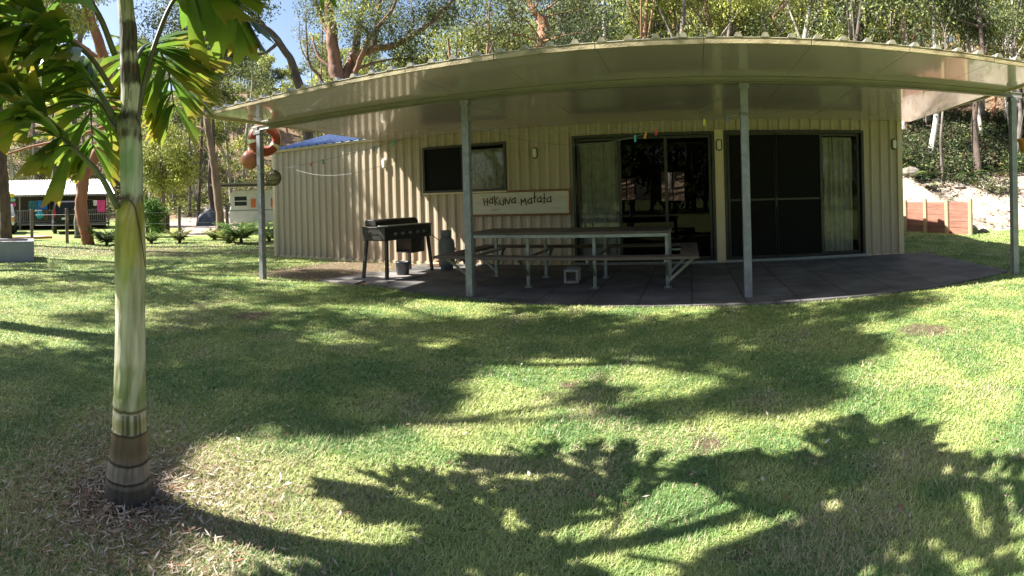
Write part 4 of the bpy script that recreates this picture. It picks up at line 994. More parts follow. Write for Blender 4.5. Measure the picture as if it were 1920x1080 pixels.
# ---- trees out of the frame to the left whose crowns shade the lawn
def shade_tree(bx, by, label, spots, zr, bm, r=.26, pal=PM):
    """spots: (px, py, radius, leaves) = shade wanted on the lawn; the clump stands up-sun of it"""
    cl = []
    for px, py, R, n in spots:
        x, y = gnd(px, py); z = random.uniform(*zr); s = z / math.tan(SUN_EL)
        cl.append(((x - SDX * s, y - SDY * s, z), (R, R, R * .55), n, random.choice(pal)))
    cx = np.mean([c[0][0] for c in cl]); cy = np.mean([c[0][1] for c in cl])
    e = np.array([cx, cy, np.mean(zr) - .5])
    make_tree('gum_tree', label, [([(bx, by, 0), (bx + (cx - bx) * .25, by + (cy - by) * .2, 2.5), (bx + (cx - bx) * .7, by + (cy - by) * .7, zr[0] * .75), tuple(e)], r, r * .4)], bm, cl, L=.16, W=.06, limb_r=.07)
shade_tree(-7.9, -3.2, 'spreading gum outside the left picture edge shading the near lawn',
    [(60, 700, .8, 2200), (330, 650, .7, 2200), (330, 740, .6, 2000), (100, 780, .6, 2000), (520, 720, .55, 1700), (620, 765, .42, 1500), (720, 735, .5, 1800), (790, 690, .45, 1200), (650, 680, .6, 1300), (480, 640, .6, 1200),
     (960, 650, .4, 700), (40, 840, .4, 900), (160, 850, .35, 700), (430, 790, .22, 350), (1000, 620, .6, 900), (60, 950, .4, 900), (150, 920, .3, 700), (230, 1010, .22, 350), (100, 1030, .3, 600), (230, 870, .25, 500), (1130, 740, .16, 150), (1270, 765, .14, 130)], (5.2, 8.2), M['bark_grey'])
shade_tree(-9.6, -.9, 'taller gum outside the left picture edge shading the lawn before the patio',
    [(600, 600, .6, 650), (760, 620, .6, 700), (900, 615, .6, 650), (1080, 605, .55, 600), (1240, 620, .6, 800), (1380, 610, .6, 900), (1520, 625, .45, 1300), (1590, 650, .32, 900), (1500, 670, .4, 1000), (1330, 660, .4, 600), (1180, 645, .4, 500), (1450, 580, .6, 700), (1620, 580, .6, 700), (1500, 730, .28, 800), (1420, 740, .2, 400), (1000, 578, .4, 250), (1700, 560, .5, 500), (700, 560, .6, 700)], (6.5, 9.5), M['bark_pink'])
shade_tree(-13.2, -1.5, 'farthest gum outside the left picture edge shading the lawn toward the shed',
    [(60, 500, .8, 900), (180, 522, .7, 900), (285, 492, .9, 900), (340, 478, 1.0, 900), (440, 505, .8, 900), (30, 530, .6, 800), (270, 538, .6, 700), (150, 492, .7, 600), (480, 478, .9, 600), (320, 560, .8, 1200), (420, 600, .7, 1400), (600, 515, .8, 1500), (690, 540, .6, 1200), (420, 540, .9, 900), (560, 560, .8, 1000), (330, 515, .9, 700), (120, 545, .7, 500), (180, 600, .5, 500), (640, 520, .9, 900), (500, 500, 1.1, 700), (380, 490, 1.2, 600), (220, 500, 1, 500), (560, 480, 1.2, 800), (100, 520, .8, 400)], (7, 11), M['bark_grey'], .3)
# crowns between the left gums that dapple the end wall
def wall_shade(px, py, R, n, s):
    x, z = wallpt(px, py); return ((x - SDX * s, WY - SDY * s, z + s), (R, R, R * .6), n, random.choice(PM))
make_tree('gum_tree', 'slender gum outside the left picture edge dappling the left end of the shed wall',
    [([(-17.5, 2.2, 0), (-17.3, 2.4, 3), (-16.8, 3.5, 7), (-16.2, 5.3, 10)], .22, .08)], M['bark_pink'],
    [wall_shade(540, 330, .9, 900, 9), wall_shade(560, 420, .8, 750, 9.5), wall_shade(600, 380, .6, 500, 8.5), wall_shade(530, 460, .8, 1100, 9), wall_shade(620, 300, .6, 500, 8), wall_shade(650, 420, .5, 300, 9), wall_shade(600, 460, .6, 500, 9.4), wall_shade(560, 290, .7, 1000, 8.2)], L=.16, W=.06, limb_r=.05)

# ------------------------------------------------------------------ the foxtail palm in the foreground
PB = np.array([*gnd(241, 936), 0.0]); PD = hypot(PB[0], PB[1]); PAZ = atan2(PB[0], PB[1])
P_R = np.array([cos(PAZ), -sin(PAZ), 0]); P_A = np.array([sin(PAZ), cos(PAZ), 0])     # to the viewer's right / away
palm = thing('palm_tree', 'young foxtail palm with a ringed pale trunk standing in the left foreground', 'palm', tuple(PB))
def palm_trunk():
    K = PD / F
    # (image row, left, right, colour)
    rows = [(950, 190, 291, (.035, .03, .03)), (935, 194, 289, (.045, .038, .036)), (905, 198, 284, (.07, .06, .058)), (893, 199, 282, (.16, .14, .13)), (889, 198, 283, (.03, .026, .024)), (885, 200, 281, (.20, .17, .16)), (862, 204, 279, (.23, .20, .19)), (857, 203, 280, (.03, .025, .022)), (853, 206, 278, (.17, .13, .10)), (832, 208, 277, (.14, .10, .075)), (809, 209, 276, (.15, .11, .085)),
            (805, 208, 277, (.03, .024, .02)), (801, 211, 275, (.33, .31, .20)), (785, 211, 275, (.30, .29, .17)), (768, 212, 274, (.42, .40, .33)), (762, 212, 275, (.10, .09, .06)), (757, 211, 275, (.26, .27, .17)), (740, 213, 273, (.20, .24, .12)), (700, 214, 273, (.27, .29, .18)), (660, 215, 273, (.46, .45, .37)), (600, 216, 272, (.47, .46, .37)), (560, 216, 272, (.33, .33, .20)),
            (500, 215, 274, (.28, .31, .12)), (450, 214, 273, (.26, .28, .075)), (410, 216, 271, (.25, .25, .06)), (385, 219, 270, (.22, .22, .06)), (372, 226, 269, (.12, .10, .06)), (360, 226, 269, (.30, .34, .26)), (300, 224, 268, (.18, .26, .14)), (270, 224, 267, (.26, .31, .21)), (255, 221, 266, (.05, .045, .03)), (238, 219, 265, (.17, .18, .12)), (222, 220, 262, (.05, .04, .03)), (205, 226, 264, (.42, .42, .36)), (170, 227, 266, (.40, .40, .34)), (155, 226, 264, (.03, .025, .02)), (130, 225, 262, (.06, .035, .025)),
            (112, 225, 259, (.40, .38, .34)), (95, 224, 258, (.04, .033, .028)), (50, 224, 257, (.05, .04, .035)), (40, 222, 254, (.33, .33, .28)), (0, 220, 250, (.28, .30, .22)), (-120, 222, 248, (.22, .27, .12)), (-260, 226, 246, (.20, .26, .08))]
    ys = np.array([r[0] for r in rows][::-1], float); lf = np.array([r[1] for r in rows][::-1], float); rt = np.array([r[2] for r in rows][::-1], float); cl = np.array([r[3] for r in rows][::-1])
    yy = np.concatenate([np.arange(950, 740, -1.6), np.arange(740, 0, -4), np.arange(0, -260, -12)]); n = 56; P = []; V = []; col = []
    for y in yy:
        l, r = np.interp(y, ys, lf), np.interp(y, ys, rt); c0 = at((l + r) / 2, y, PD) - PB; R0 = (r - l) / 2 * K; P.append(c0)
        for j in range(n):
            a = 2 * pi * j / n; ca, sa = cos(a), sin(a); rr = R0 * (1 + .03 * (vnoise(j * .5, y * .05, 3) - .5)); V.append(c0 + np.array([ca, sa, 0]) * rr)
            amp = 2.5 if y > 740 else (6 if y > 390 else 9); q = y + amp * 2 * (fbm(ca * 2.2 + 7, sa * 2.2 + y * .012, 4, 4) - .5)
            i = int(np.clip(np.searchsorted(ys, q), 1, len(ys) - 1)); t = np.clip((q - ys[i-1]) / (ys[i] - ys[i-1]), 0, 1); t = t ** 3 / (t ** 3 + (1 - t) ** 3 + 1e-9) if y < 740 and y > 390 or 1 else t
            c = cl[i-1] * (1 - t) + cl[i] * t
            m = float(fbm(ca * 1.6 + 3, sa * 1.6 + y * .018, 9, 4)); m2 = float(fbm(ca * 9, sa * 9 + y * .03, 12, 3))
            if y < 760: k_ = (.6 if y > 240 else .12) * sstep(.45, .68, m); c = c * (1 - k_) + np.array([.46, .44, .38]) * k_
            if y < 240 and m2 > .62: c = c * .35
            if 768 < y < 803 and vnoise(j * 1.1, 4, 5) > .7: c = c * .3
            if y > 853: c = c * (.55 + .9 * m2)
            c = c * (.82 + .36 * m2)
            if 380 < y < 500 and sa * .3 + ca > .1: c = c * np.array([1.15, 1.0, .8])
            col.append(c)
    Fc = [(i*n+j, i*n+(j+1)%n, (i+1)*n+(j+1)%n, (i+1)*n+j) for i in range(len(P)-1) for j in range(n)]
    mb = MB(); mb.add(V, Fc, 0, col); o = mb.build('trunk', M['palmtrunk'], palm, smooth=True, fix=True)
    # split old leaf sheath that wraps the bulge: its torn brown edge
    mb = MB(); c0 = []
    E = [(219, 374), (230, 372), (244, 376), (254, 392), (262, 430), (268, 470), (272, 500)]
    for px, py in E: p = at(px, py, PD - .055 - .01 * (px < 262)); mb_p = p - PB; c0.append(mb_p)
    mb.tube(smooth_path(c0, 3), np.linspace(.006, .0015, len(smooth_path(c0, 3))), 6, col=None); mb.build('torn_sheath_edge', M['bark_dark'], palm, smooth=True)
palm_trunk()
def leaflet(V, Fc, C, p, d, up, L, W, yel, rng=random):
    """a fishtail leaflet: narrow base, widening to a ragged tip, drooping, folded along its length"""
    d = d / np.linalg.norm(d); s = np.cross(d, up); s /= np.linalg.norm(s) + 1e-9; nrm = np.cross(s, d)
    ncol = 4; rowsn = 5; o = len(V); teeth = [rng.uniform(-.12, .1) for _ in range(ncol + 1)]; teeth[ncol // 2] -= .06
    g = np.array([.11, .20, .03]) * rng.uniform(.65, 1.5); y = np.array([.46, .43, .05]); tipc = np.array([.30, .17, .05])
    for i in range(rowsn + 1):
        t = i / rowsn; w = W * (.10 + .90 * t ** .8); droop = -.30 * L * t * t
        for j in range(ncol + 1):
            u = j / ncol - .5; tt = t + (teeth[j] if i == rowsn else 0) + (.10 * abs(u) * 2 if i == rowsn else 0) - (.0)
            v = p + d * L * tt + s * u * w + nrm * (abs(u) * -.28 * w) + np.array([0, 0, droop]) ; V.append(v)
            k = min(1, max(0, t - .55) * 2.2) * yel; c = g * (1 - k) + y * k
            if i == rowsn and yel > .5: c = c * .4 + tipc * .6
            C.append(c)
    for i in range(rowsn):
        for j in range(ncol):
            a = o + i * (ncol + 1) + j; Fc.append((a, a + 1, a + ncol + 2, a + ncol + 1))
def frond(path_pts, r0, yel, L=.30, W=.085, start=.28, n=15, seed=0, whorl=3, lean=(0, 0, 0)):
    """path in palm axes: (right, away, height above ground)"""
    random.seed(seed)
    P = smooth_path([P_R * a + P_A * b + np.array([0, 0, z]) for a, b, z in path_pts], 6)
    mb = MB(); mb.tube(P, np.linspace(r0, r0 * .22, len(P)) * .8, 8)
    o = mb.build('frond', M['petiole'], palm, smooth=True)
    V = []; Fc = []; C = []; T = np.gradient(P, axis=0)
    for i in range(n):
        t = start + (1 - start) * (i + .5) / n; k = t * (len(P) - 1); a = int(min(k, len(P) - 2)); p = P[a] + (P[a + 1] - P[a]) * (k - a); d = T[a] / np.linalg.norm(T[a])
        up = np.array([0, 0, 1.]); s = np.cross(d, up); s /= np.linalg.norm(s) + 1e-6
        env = (.65 + .5 * sin(pi * min(1, t * 1.02)))
        for side in (-1, 1):
            for q in range(whorl):
                dirv = s * side * random.uniform(.55, 1.0) + d * random.uniform(.35, .8) + up * random.uniform(-.75, .8) + np.array(lean) * .5
                leaflet(V, Fc, C, p, dirv, up + s * random.uniform(-.7, .7) + d * random.uniform(-.3, .3), L * env * random.uniform(.8, 1.15), W * 1.45 * random.uniform(.7, 1.2), min(1, max(0, yel + random.uniform(-.35, .35))))
    # the leaflets of one frond form its own part piece
    me = fastmesh('leaflets', np.array(V), np.array(Fc), M['palmleaf'], col=np.array(C), parent=o, smooth=True)
    me.parent = o
    return o
M['petiole'] = mat('frond_stalk', (.07, .09, .035), (.05, .04, .025), 6, .5)
# leaves seen in the photograph
frond([(-.02, -.04, 1.21), (-.10, -.05, 1.36), (-.23, -.07, 1.49), (-.42, -.10, 1.66), (-.62, -.16, 1.74), (-.85, -.24, 1.72)], .017, .75, n=12, seed=1, start=.34, L=.25, W=.08, whorl=3)
frond([(-.03, .02, 1.60), (-.10, .03, 1.72), (-.22, .10, 1.88), (-.42, .22, 2.02), (-.70, .38, 2.08), (-.98, .5, 1.95)], .018, .5, n=16, seed=2, start=.2, L=.25, W=.07)
frond([(.04, -.02, 1.44), (.075, -.02, 1.62), (.13, -.02, 1.84), (.22, -.03, 2.06), (.32, -.03, 2.16), (.44, -.02, 2.14), (.54, 0, 2.02)], .019, .35, n=10, seed=3, start=.5, L=.26, W=.085, whorl=3)
frond([(.03, .04, 1.72), (.07, .10, 1.86), (.12, .28, 1.98), (.19, .42, 2.02), (.26, .58, 1.93), (.30, .72, 1.76)], .017, .6, n=11, seed=4, start=.25, L=.28, W=.065)
frond([(-.02, -.03, 1.85), (-.10, -.12, 2.02), (-.28, -.24, 2.20), (-.52, -.34, 2.28), (-.80, -.40, 2.18), (-1.0, -.42, 1.98)], .017, .25, n=12, seed=5, start=.25, L=.27, W=.08)
frond([(-.02, .03, 1.55), (-.08, .2, 1.68), (-.14, .40, 1.76), (-.16, .58, 1.70), (-.16, .74, 1.55)], .016, .7, n=10, seed=6, start=.3, L=.27, W=.065)
frond([(-.03, -.02, 1.70), (-.14, -.04, 1.86), (-.34, -.08, 1.98), (-.60, -.12, 2.0), (-.86, -.16, 1.86)], .016, .55, n=14, seed=9, start=.25, L=.25, W=.075)
# upper crown, above the picture
for k, (az, el, z, ln) in enumerate([(-60, 46, 2.15, 1.1), (-32, 44, 2.15, 1.1), (-80, 50, 2.35, 1.25), (-130, 54, 2.4, 1.2), (205, 56, 2.4, 1.0), (-55, 66, 2.4, 1.0), (-5, 68, 2.5, 1.05)]):
    a = radians(az); e = radians(el); pts = []
    for t in (0, .15, .35, .6, .85, 1):
        h = ln * t * cos(e) * (1 + .15 * t); pts.append((h * cos(a), h * sin(a), z + ln * t * sin(e) - .62 * ln * t * t))
    frond(pts, .018, .3, n=9, seed=20 + k, start=.25, L=.30, W=.075, whorl=2)
random.seed(5)
# small fan of weed at the foot
# ------------------------------------------------------------------ grey planter wall, garden ferns, fence
pc = gnd(62, 483)
mbp = MB(); L0 = at(64, 465, 12.9); L1 = at(-70, 465, 12.2)
pl = thing('planter', 'low grey rendered planter wall at the left picture edge', 'planter', (L0[0], L0[1], 0), -atan2(L0[0], L0[1]))
mb = MB(); frame = [(-1.9, .0), (0, 0), (0, 1.5), (-1.9, 1.5)]
mb.box(-1.9, 0, 0, .16, -.05, .50); mb.box(-.16, 0, .16, 1.5, -.05, .50); mb.box(-1.9, -1.74, .16, 1.5, -.05, .5); mb.box(-1.74, -.16, 1.34, 1.5, -.05, .5)
mb.build('wall', M['render'], pl, bevel=.012)
mb = MB(); mb.box(-1.74, -.16, .16, 1.34, .0, .42); mb.build('soil', M['farsoil'] if 'farsoil' in M else M['log'], pl)

def fern(px, py, D, h, label, pal, n=16, trunkh=0):
    b = at(px, py, D); b[2] = gz(b[0], b[1]); t = thing('fern', label, 'fern', tuple(b), group='ferns along the far lawn edge')
    V = []; C = []
    for k in range(n):
        frond_fan(V, C, np.array([0, 0, trunkh]), k * 2.4 + random.uniform(-.3, .3), h * random.uniform(.9, 1.35), random.uniform(.7, 1.5), pal, w=.36, k=12, leafw=.55, dr=.38)
    v, c = leaf_cloud(np.array([0, 0, h * .32 + trunkh]), (h * .38, h * .38, h * .3), 150, .17, .035, pal, hang=-.25); V += list(v.reshape(-1, 4, 3)); C += list(c.reshape(-1, 4, 3))
    fastmesh('fronds', np.concatenate(V), np.arange(len(V) * 4).reshape(-1, 4), M['leaf'], col=np.concatenate(C), parent=t)
    mb = MB(); mb.tube([(0, 0, -.05), (0, 0, trunkh + .06)], [.07, .05], 8); mb.build('crown_base', M['bark_dark'], t)
FG = [(.10, .18, .035), (.07, .13, .03), (.17, .22, .05)]
fern(200, 452, 18.6, .75, 'bushy green fern just left of the palm trunk at the lawn edge', FG, 34, .1)
fern(284, 450, 19.3, .5, 'small low fern just right of the palm trunk', FG, 24, .08)
fern(337, 452, 18.9, .55, 'small fern on a dirt mound at the foot of the middle fence post', [(.17, .17, .05), (.12, .15, .04)], 24, .12)
fern(402, 446, 20.5, .5, 'yellowish small fern left of the pinkish gum base', [(.26, .26, .05), (.18, .2, .05)], 22, .08)
fern(452, 452, 17.9, .85, 'large green fern in front of the caravan, left of the first post', FG, 36, .2)
fern(432, 450, 18.5, .6, 'lower fern with yellow fronds beside the large one before the caravan', [(.2, .24, .05), (.12, .18, .04)], 16, .05)
fern(505, 446, 18.8, .7, 'fern half hidden behind the first verandah post', FG, 16, .1)

fe = [at(60, 450, 20.5), at(126, 452, 19.9), at(232, 452, 19.6), at(337, 448, 19.6), at(427, 452, 19.8), at(520, 452, 20.2)]
fn = thing('wire_fence', 'low wire garden fence on dark timber posts at the far lawn edge', 'fence', (0, 0, 0))
for p in fe:
    mb = MB(); z = gz(p[0], p[1]); h = 1.32; mb.lathe([(.065, z - .1), (.06, z + h), (.05, z + h + .015)], (p[0], p[1], 0), 9); mb.build('post', M['bark_grey'], fn)
for z in (.3, .7, 1.1):
    mb = MB()
    for a, b in zip(fe[:-1], fe[1:]): mb.tube([(a[0], a[1], z), (b[0], b[1], z)], .004, 4)
    mb.build('wire', M['galv'], fn)

# ------------------------------------------------------------------ left background: hut, cars, caravan (each in its own frame facing the viewer)
def local(px, D, turn=0):
    p = at(px, 400, D); az = atan2(p[0], p[1]); return (p[0], p[1], gz(p[0], p[1])), -az + radians(turn)
M['hutwall'] = mat('dark_weatherboard', (.075, .06, .05), (.045, .038, .032), 5, .8, stretch=(1, 1, 6))
M['hutroof'] = mat('pale_corrugated_hut_roof', (.66, .67, .68), (.48, .46, .43), 1.2, .45, .2)
M['rail'] = mat('grey_timber_rail', (.25, .23, .20), (.17, .16, .14), 6, .8)
M['navy'] = mat('dark_navy_car_paint', (.008, .008, .012), None, rough=.45, spec=.3)
M['carwhite'] = mat('white_car_paint', (.62, .63, .62), None, rough=.25, coat=1)
M['tyre'] = mat('black_tyre', (.015, .015, .015), None, rough=.85)
M['redlens'] = mat('red_tail_lamp', (.35, .01, .01), None, rough=.2)
M['whitelens'] = mat('clear_lamp', (.7, .7, .68), None, rough=.2)
M['amber'] = mat('amber_lamp', (.7, .22, .02), None, rough=.2)
M['carglass'] = mat('car_window_glass', (.015, .018, .018), None, rough=.25, spec=.3)
for nm, c in dict(c_blue=(.03, .16, .50), c_teal=(.03, .38, .45), c_dteal=(.03, .13, .16), c_pink=(.75, .07, .30), c_yel=(.85, .62, .05), c_mint=(.25, .65, .38), c_white=(.75, .74, .72), c_black=(.02, .02, .02), c_brown=(.24, .12, .06)).items():
    M[nm] = mat('cloth' + nm[1:], c, tuple(v * .8 for v in c), 4, .8)
loc, rz = local(96, 37, 0)
hut = thing('hut', 'long dark weatherboard hut with a pale sheet roof and railed verandah', 'hut', loc, rz)
HX0, HX1 = -4.6, 4.1
mb = MB(); mb.box(HX0, HX1, 2.2, 2.3, 0, 2.7); mb.box(HX0, HX0 + .1, 2.3, 6.5, 0, 2.7); mb.box(HX1 - .1, HX1, 2.3, 6.5, 0, 2.7); mb.box(HX0, HX1, 6.4, 6.5, 0, 2.7); mb.build('wall', M['hutwall'], hut)
mb = MB()
x = HX0 - .3; per = .2
while x < HX1 + .3:
    for a, b, h1, h2 in ((0, .1, 0, 0), (.1, .13, 0, .03), (.13, .17, .03, .03), (.17, .2, .03, 0)):
        mb.add([(x + a, -.35, 2.42 + h1), (x + b, -.35, 2.42 + h2), (x + b, 4.2, 3.72 + h2), (x + a, 4.2, 3.72 + h1)], [(0, 1, 2, 3)])
        mb.add([(x + a, 4.2, 3.72 + h1), (x + b, 4.2, 3.72 + h2), (x + b, 6.8, 2.8 + h2), (x + a, 6.8, 2.8 + h1)], [(0, 1, 2, 3)])
    x += per
mb.build('roof', M['hutroof'], hut, fix=False)
mb = MB(); mb.box(HX0 - .3, HX1 + .3, -.40, -.34, 2.30, 2.42); mb.build('gutter', M['rail'], hut)
mb = MB(); mb.box(HX0, HX1, -.1, 2.2, .30, .42); mb.build('verandah_floor', M['rail'], hut)
for x in (HX0 + .1, -2.2, .3, 2.2, HX1 - .1):
    mb = MB(); mb.box(x - .05, x + .05, -.1, .0, 0, 2.38); mb.build('post', M['rail'], hut)
mb = MB(); mb.box(HX0, HX1, -.08, -.02, 1.30, 1.36); mb.box(HX0, HX1, -.08, -.02, .52, .57)
x = HX0 + .15
while x < HX1: mb.box(x - .02, x + .02, -.075, -.03, .57, 1.30); x += .14
mb.build('railing', M['rail'], hut)
for x in (-3.6, -.6, 2.6):
    mb = MB(); frame_box(mb, x - .5, x + .5, 1.2, 2.1, 2.14, 2.2, .06); w = mb.build('window', M['rail'], hut)
    mb = MB(); pane(mb, x - .44, x + .44, 1.26, 2.04, 2.17); mb.build('pane', M['carglass'], w, fix=False)
def cloth_item(px, D, z, w, h, m, label, name='towel'):
    loc, rz = local(px, D); t = MB(); n = 8; V = []
    for i in range(n + 1):
        for k in range(4): V.append((-w / 2 + w * i / n, .03 * sin(i * 1.7 + k), -h * k / 3))
    for i in range(n + 1):
        for k in range(4): V.append((-w / 2 + w * i / n, .03 * sin(i * 1.7 + k) + .012, -h * k / 3))
    m0 = (n + 1) * 4; Fc = []
    for i in range(n):
        for k in range(3): a = i * 4 + k; Fc += [(a, a + 4, a + 5, a + 1), (a + m0, a + 1 + m0, a + 5 + m0, a + 4 + m0)]
    t.add(V, Fc); o = t.build(name, M[m], fix=False, loc=(loc[0], loc[1], z)); o.rotation_euler = (0, 0, rz)
    tag(o, label, 'towel' if name == 'towel' else 'clothing', 'washing hung along the hut verandah'); return o
cloth_item(62, 36.7, 2.0, .62, .62, 'c_dteal', 'dark teal towel hung left of the blue one on the hut verandah')
cloth_item(80, 36.7, 2.0, .66, .60, 'c_blue', 'bright blue towel hung on the hut verandah')
cloth_item(190, 36.2, 1.95, .55, .80, 'c_pink', 'pink towel hung at the right end of the hut verandah')
cloth_item(179, 36.3, 1.95, .26, .36, 'c_white', 'small white cloth hung left of the pink towel', 'garment')
cloth_item(170, 36.4, 1.9, .3, .5, 'c_black', 'black garment hung left of the small white cloth', 'garment')
cloth_item(72, 36.4, 1.38, .5, .12, 'c_white', 'white cloth folded over the railing below the blue towel', 'garment')
cloth_item(86, 36.5, 1.30, .22, .62, 'c_brown', 'brown cloth hanging over the hut railing', 'garment')
loc, rz = local(75, 36.4); tb_ = thing('beach_ball', 'round turquoise beach ball held against the hut railing', 'beach ball', (loc[0], loc[1], 1.0), rz)
mb = MB(); mb.lathe([(.002, -.28)] + [(.28 * cos(a), .28 * sin(a)) for a in np.linspace(-1.5, 1.5, 12)] + [(.002, .28)], n=20); mb.build('ball', M['c_teal'], tb_, smooth=True)
loc, rz = local(15, 33); st = thing('inflatable_toy', 'stack of yellow, mint and pink inflatable rings above the pale ute', 'inflatable', (loc[0], loc[1], 1.72), rz)
for i, (m, R, z) in enumerate((('c_pink', .38, 0), ('c_mint', .34, .27), ('c_yel', .30, .55))):
    mb = MB(); V, Fc = torus(R, .14, 24, 10); mb.add([(a, c, b + z) for a, b, c in V], Fc); mb.build('ring', M[m], st, smooth=True)

def wheel(parent, x, y, z, r=.36, w=.22, side=1):
    mb = MB(); mb.lathe([(r * .55, -w / 2), (r * .95, -w / 2), (r, -w / 2 + .03), (r, w / 2 - .03), (r * .95, w / 2), (r * .55, w / 2)], (x, y, z), 22, axis='x'); wl_ = mb.build('wheel', M['tyre'], parent, smooth=False)
    mb = MB(); mb.lathe([(.05, -w / 2 + .02), (r * .6, -w / 2 + .03), (r * .6, w / 2 - .03), (.05, w / 2 - .02)], (x, y, z), 18, axis='x'); mb.build('rim', M['silver'], wl_)
# dark four-wheel drive seen from behind
loc, rz = local(131, 28.6, 3)
car = thing('four_wheel_drive', 'dark four-wheel drive parked tail first in front of the hut', 'car', loc, rz)
def carbody(mb, prof, w, tumble, mi=0):
    """prof in (y,z); body sides lean in above the waist"""
    n = len(prof); V = []
    for s in (-1, 1):
        for y, z in prof: V.append((s * (w / 2 - max(0, z - 1.05) * tumble), y, z))
    mb.add(V, [tuple(range(n)), tuple(range(n, 2 * n))[::-1]] + [(i, i + n, (i + 1) % n + n, (i + 1) % n) for i in range(n)], mi)
mb = MB(); carbody(mb, [(0, .45), (-.02, 1.05), (.12, 1.72), (.35, 1.80), (2.6, 1.80), (3.3, 1.15), (4.4, 1.05), (4.6, .85), (4.6, .45)], 1.80, .22); mb.build('body', M['navy'], car, bevel=.05)
mb = MB(); mb.add([(-.72, -.045, 1.12), (.72, -.045, 1.12), (.60, .085, 1.66), (-.60, .085, 1.66)], [(0, 1, 2, 3)]); mb.build('rear_window', M['carglass'], car, fix=False)
for s in (-1, 1):
    mb = MB(); mb.add([(s * .905, .35, 1.10), (s * .905, 2.9, 1.12), (s * .775, 2.4, 1.68), (s * .775, .45, 1.68)], [(0, 1, 2, 3)]); mb.build('side_window', M['carglass'], car, fix=False)
    mb = MB(); mb.box(s * .84 - .07, s * .84 + .07, -.05, .06, .95, 1.35); mb.build('tail_lamp', M['redlens'], car, bevel=.01)
    for y in (.85, 3.7): wheel(car, s * .80, y, .36)
mb = MB(); mb.box(-.92, .92, -.12, .1, .42, .66); mb.build('rear_bumper', M['tyre'], car, bevel=.03)
mb = MB(); mb.box(-.45, -.08, -.075, -.03, .78, .90); mb.build('number_plate', M['c_white'], car)
mb = MB(); mb.lathe([(.10, -.2), (.33, -.19), (.35, -.05), (.34, 0)], (.28, -.0, 1.02), 24, axis='y'); mb.build('spare_wheel_cover', M['tyre'], car)
# pale ute on the far left
loc, rz = local(-2, 29.5, -4)
ute = thing('pickup', 'pale ute half hidden behind the dark trunk at the left edge', 'pickup truck', loc, rz)
mb = MB(); carbody(mb, [(0, .5), (0, 1.0), (1.5, 1.02), (1.55, 1.7), (2.8, 1.72), (3.4, 1.1), (4.5, 1.0), (4.6, .8), (4.6, .5)], 1.7, .2); mb.build('body', M['carwhite'], ute, bevel=.05)
mb = MB(); mb.add([(-.62, 1.52, 1.12), (.62, 1.52, 1.12), (.55, 1.535, 1.6), (-.55, 1.535, 1.6)], [(0, 1, 2, 3)]); mb.build('rear_window', M['carglass'], ute, fix=False)
for s in (-1, 1):
    mb = MB(); mb.add([(s * .855, 1.75, 1.12), (s * .855, 3.1, 1.12), (s * .745, 2.75, 1.62), (s * .745, 1.8, 1.62)], [(0, 1, 2, 3)]); mb.build('side_window', M['carglass'], ute, fix=False)
    mb = MB(); mb.box(s * .78 - .06, s * .78 + .06, -.03, .05, .7, .95); mb.build('tail_lamp', M['amber'], ute)
    for y in (.9, 3.75): wheel(ute, s * .75, y, .34)
# white caravan with orange shutters under a carport
loc, rz = local(486, 27.5, 0)
cv = thing('caravan', 'old white caravan with orange shutters parked under a carport', 'caravan', loc, rz)
M['cvw'] = mat('white_caravan_panels', (.66, .66, .64), (.55, .56, .56), 3, .5); M['shutter'] = mat('orange_shutter', (.62, .16, .05), None, rough=.6)
mb = MB(); mb.prism([(-1.55, .45), (-1.62, .9), (-1.45, 1.35), (-1.50, 2.0), (-1.25, 2.15), (2.6, 2.2), (2.7, .45)], 0, 2.1); mb.build('body', M['cvw'], cv, bevel=.05)
mb = MB(); frame_box(mb, -1.32, -.58, 1.28, 1.86, -.03, .0, .05); mb.box(-1.27, -.63, -.025, -.004, 1.55, 1.59); w = mb.build('window', M['cvw'], cv)
mb = MB(); pane(mb, -1.27, -.63, 1.33, 1.81, -.01); mb.build('pane', M['carglass'], w, fix=False)
mb = MB(); pane(mb, -.15, .55, 1.33, 1.78, -.012); mb.build('window', M['carglass'], cv, fix=False)
for x in (-.42, .62):
    mb = MB(); mb.box(x, x + .25, -.05, -.004, 1.22, 1.68); mb.build('shutter', M['shutter'], cv)
mb = MB(); mb.box(-1.6, 2.7, -.012, 0, 1.05, 1.12); mb.build('side_stripe', M['galv'], cv)
wheel(cv, .05, .1, .33, .33, .2); o = cv.children[-1]; o.rotation_euler = (0, 0, pi / 2); o.location = (.15, -.10, 0)
mb = MB(); mb.lathe([(.10, -.03), (.40, -.02), (.42, .02)], (.05, -.035, .52), 20, axis='y'); mb.build('wheel_arch', M['cvw'], cv)
loc, rz = local(486, 26.9, 0)
cp = thing('carport', 'flat grey sheet carport on thin dark posts over the caravan', 'carport', loc, rz)
mb = MB(); mb.box(-2.5, 3, -.2, 3.8, 2.42, 2.50); mb.build('roof', M['rail'], cp)
for x, y in ((-2.2, 0), (-2.2, 3.4), (.05, -.1), (2.6, 0)):
    mb = MB(); mb.box(x - .04, x + .04, y - .04, y + .04, 0, 2.42); mb.build('post', M['hutwall'], cp)
mb = MB(); mb.bar((-2.3, -.15, 2.36), (3, -.15, 2.36), .05, .12); mb.build('beam', M['hutwall'], cp)
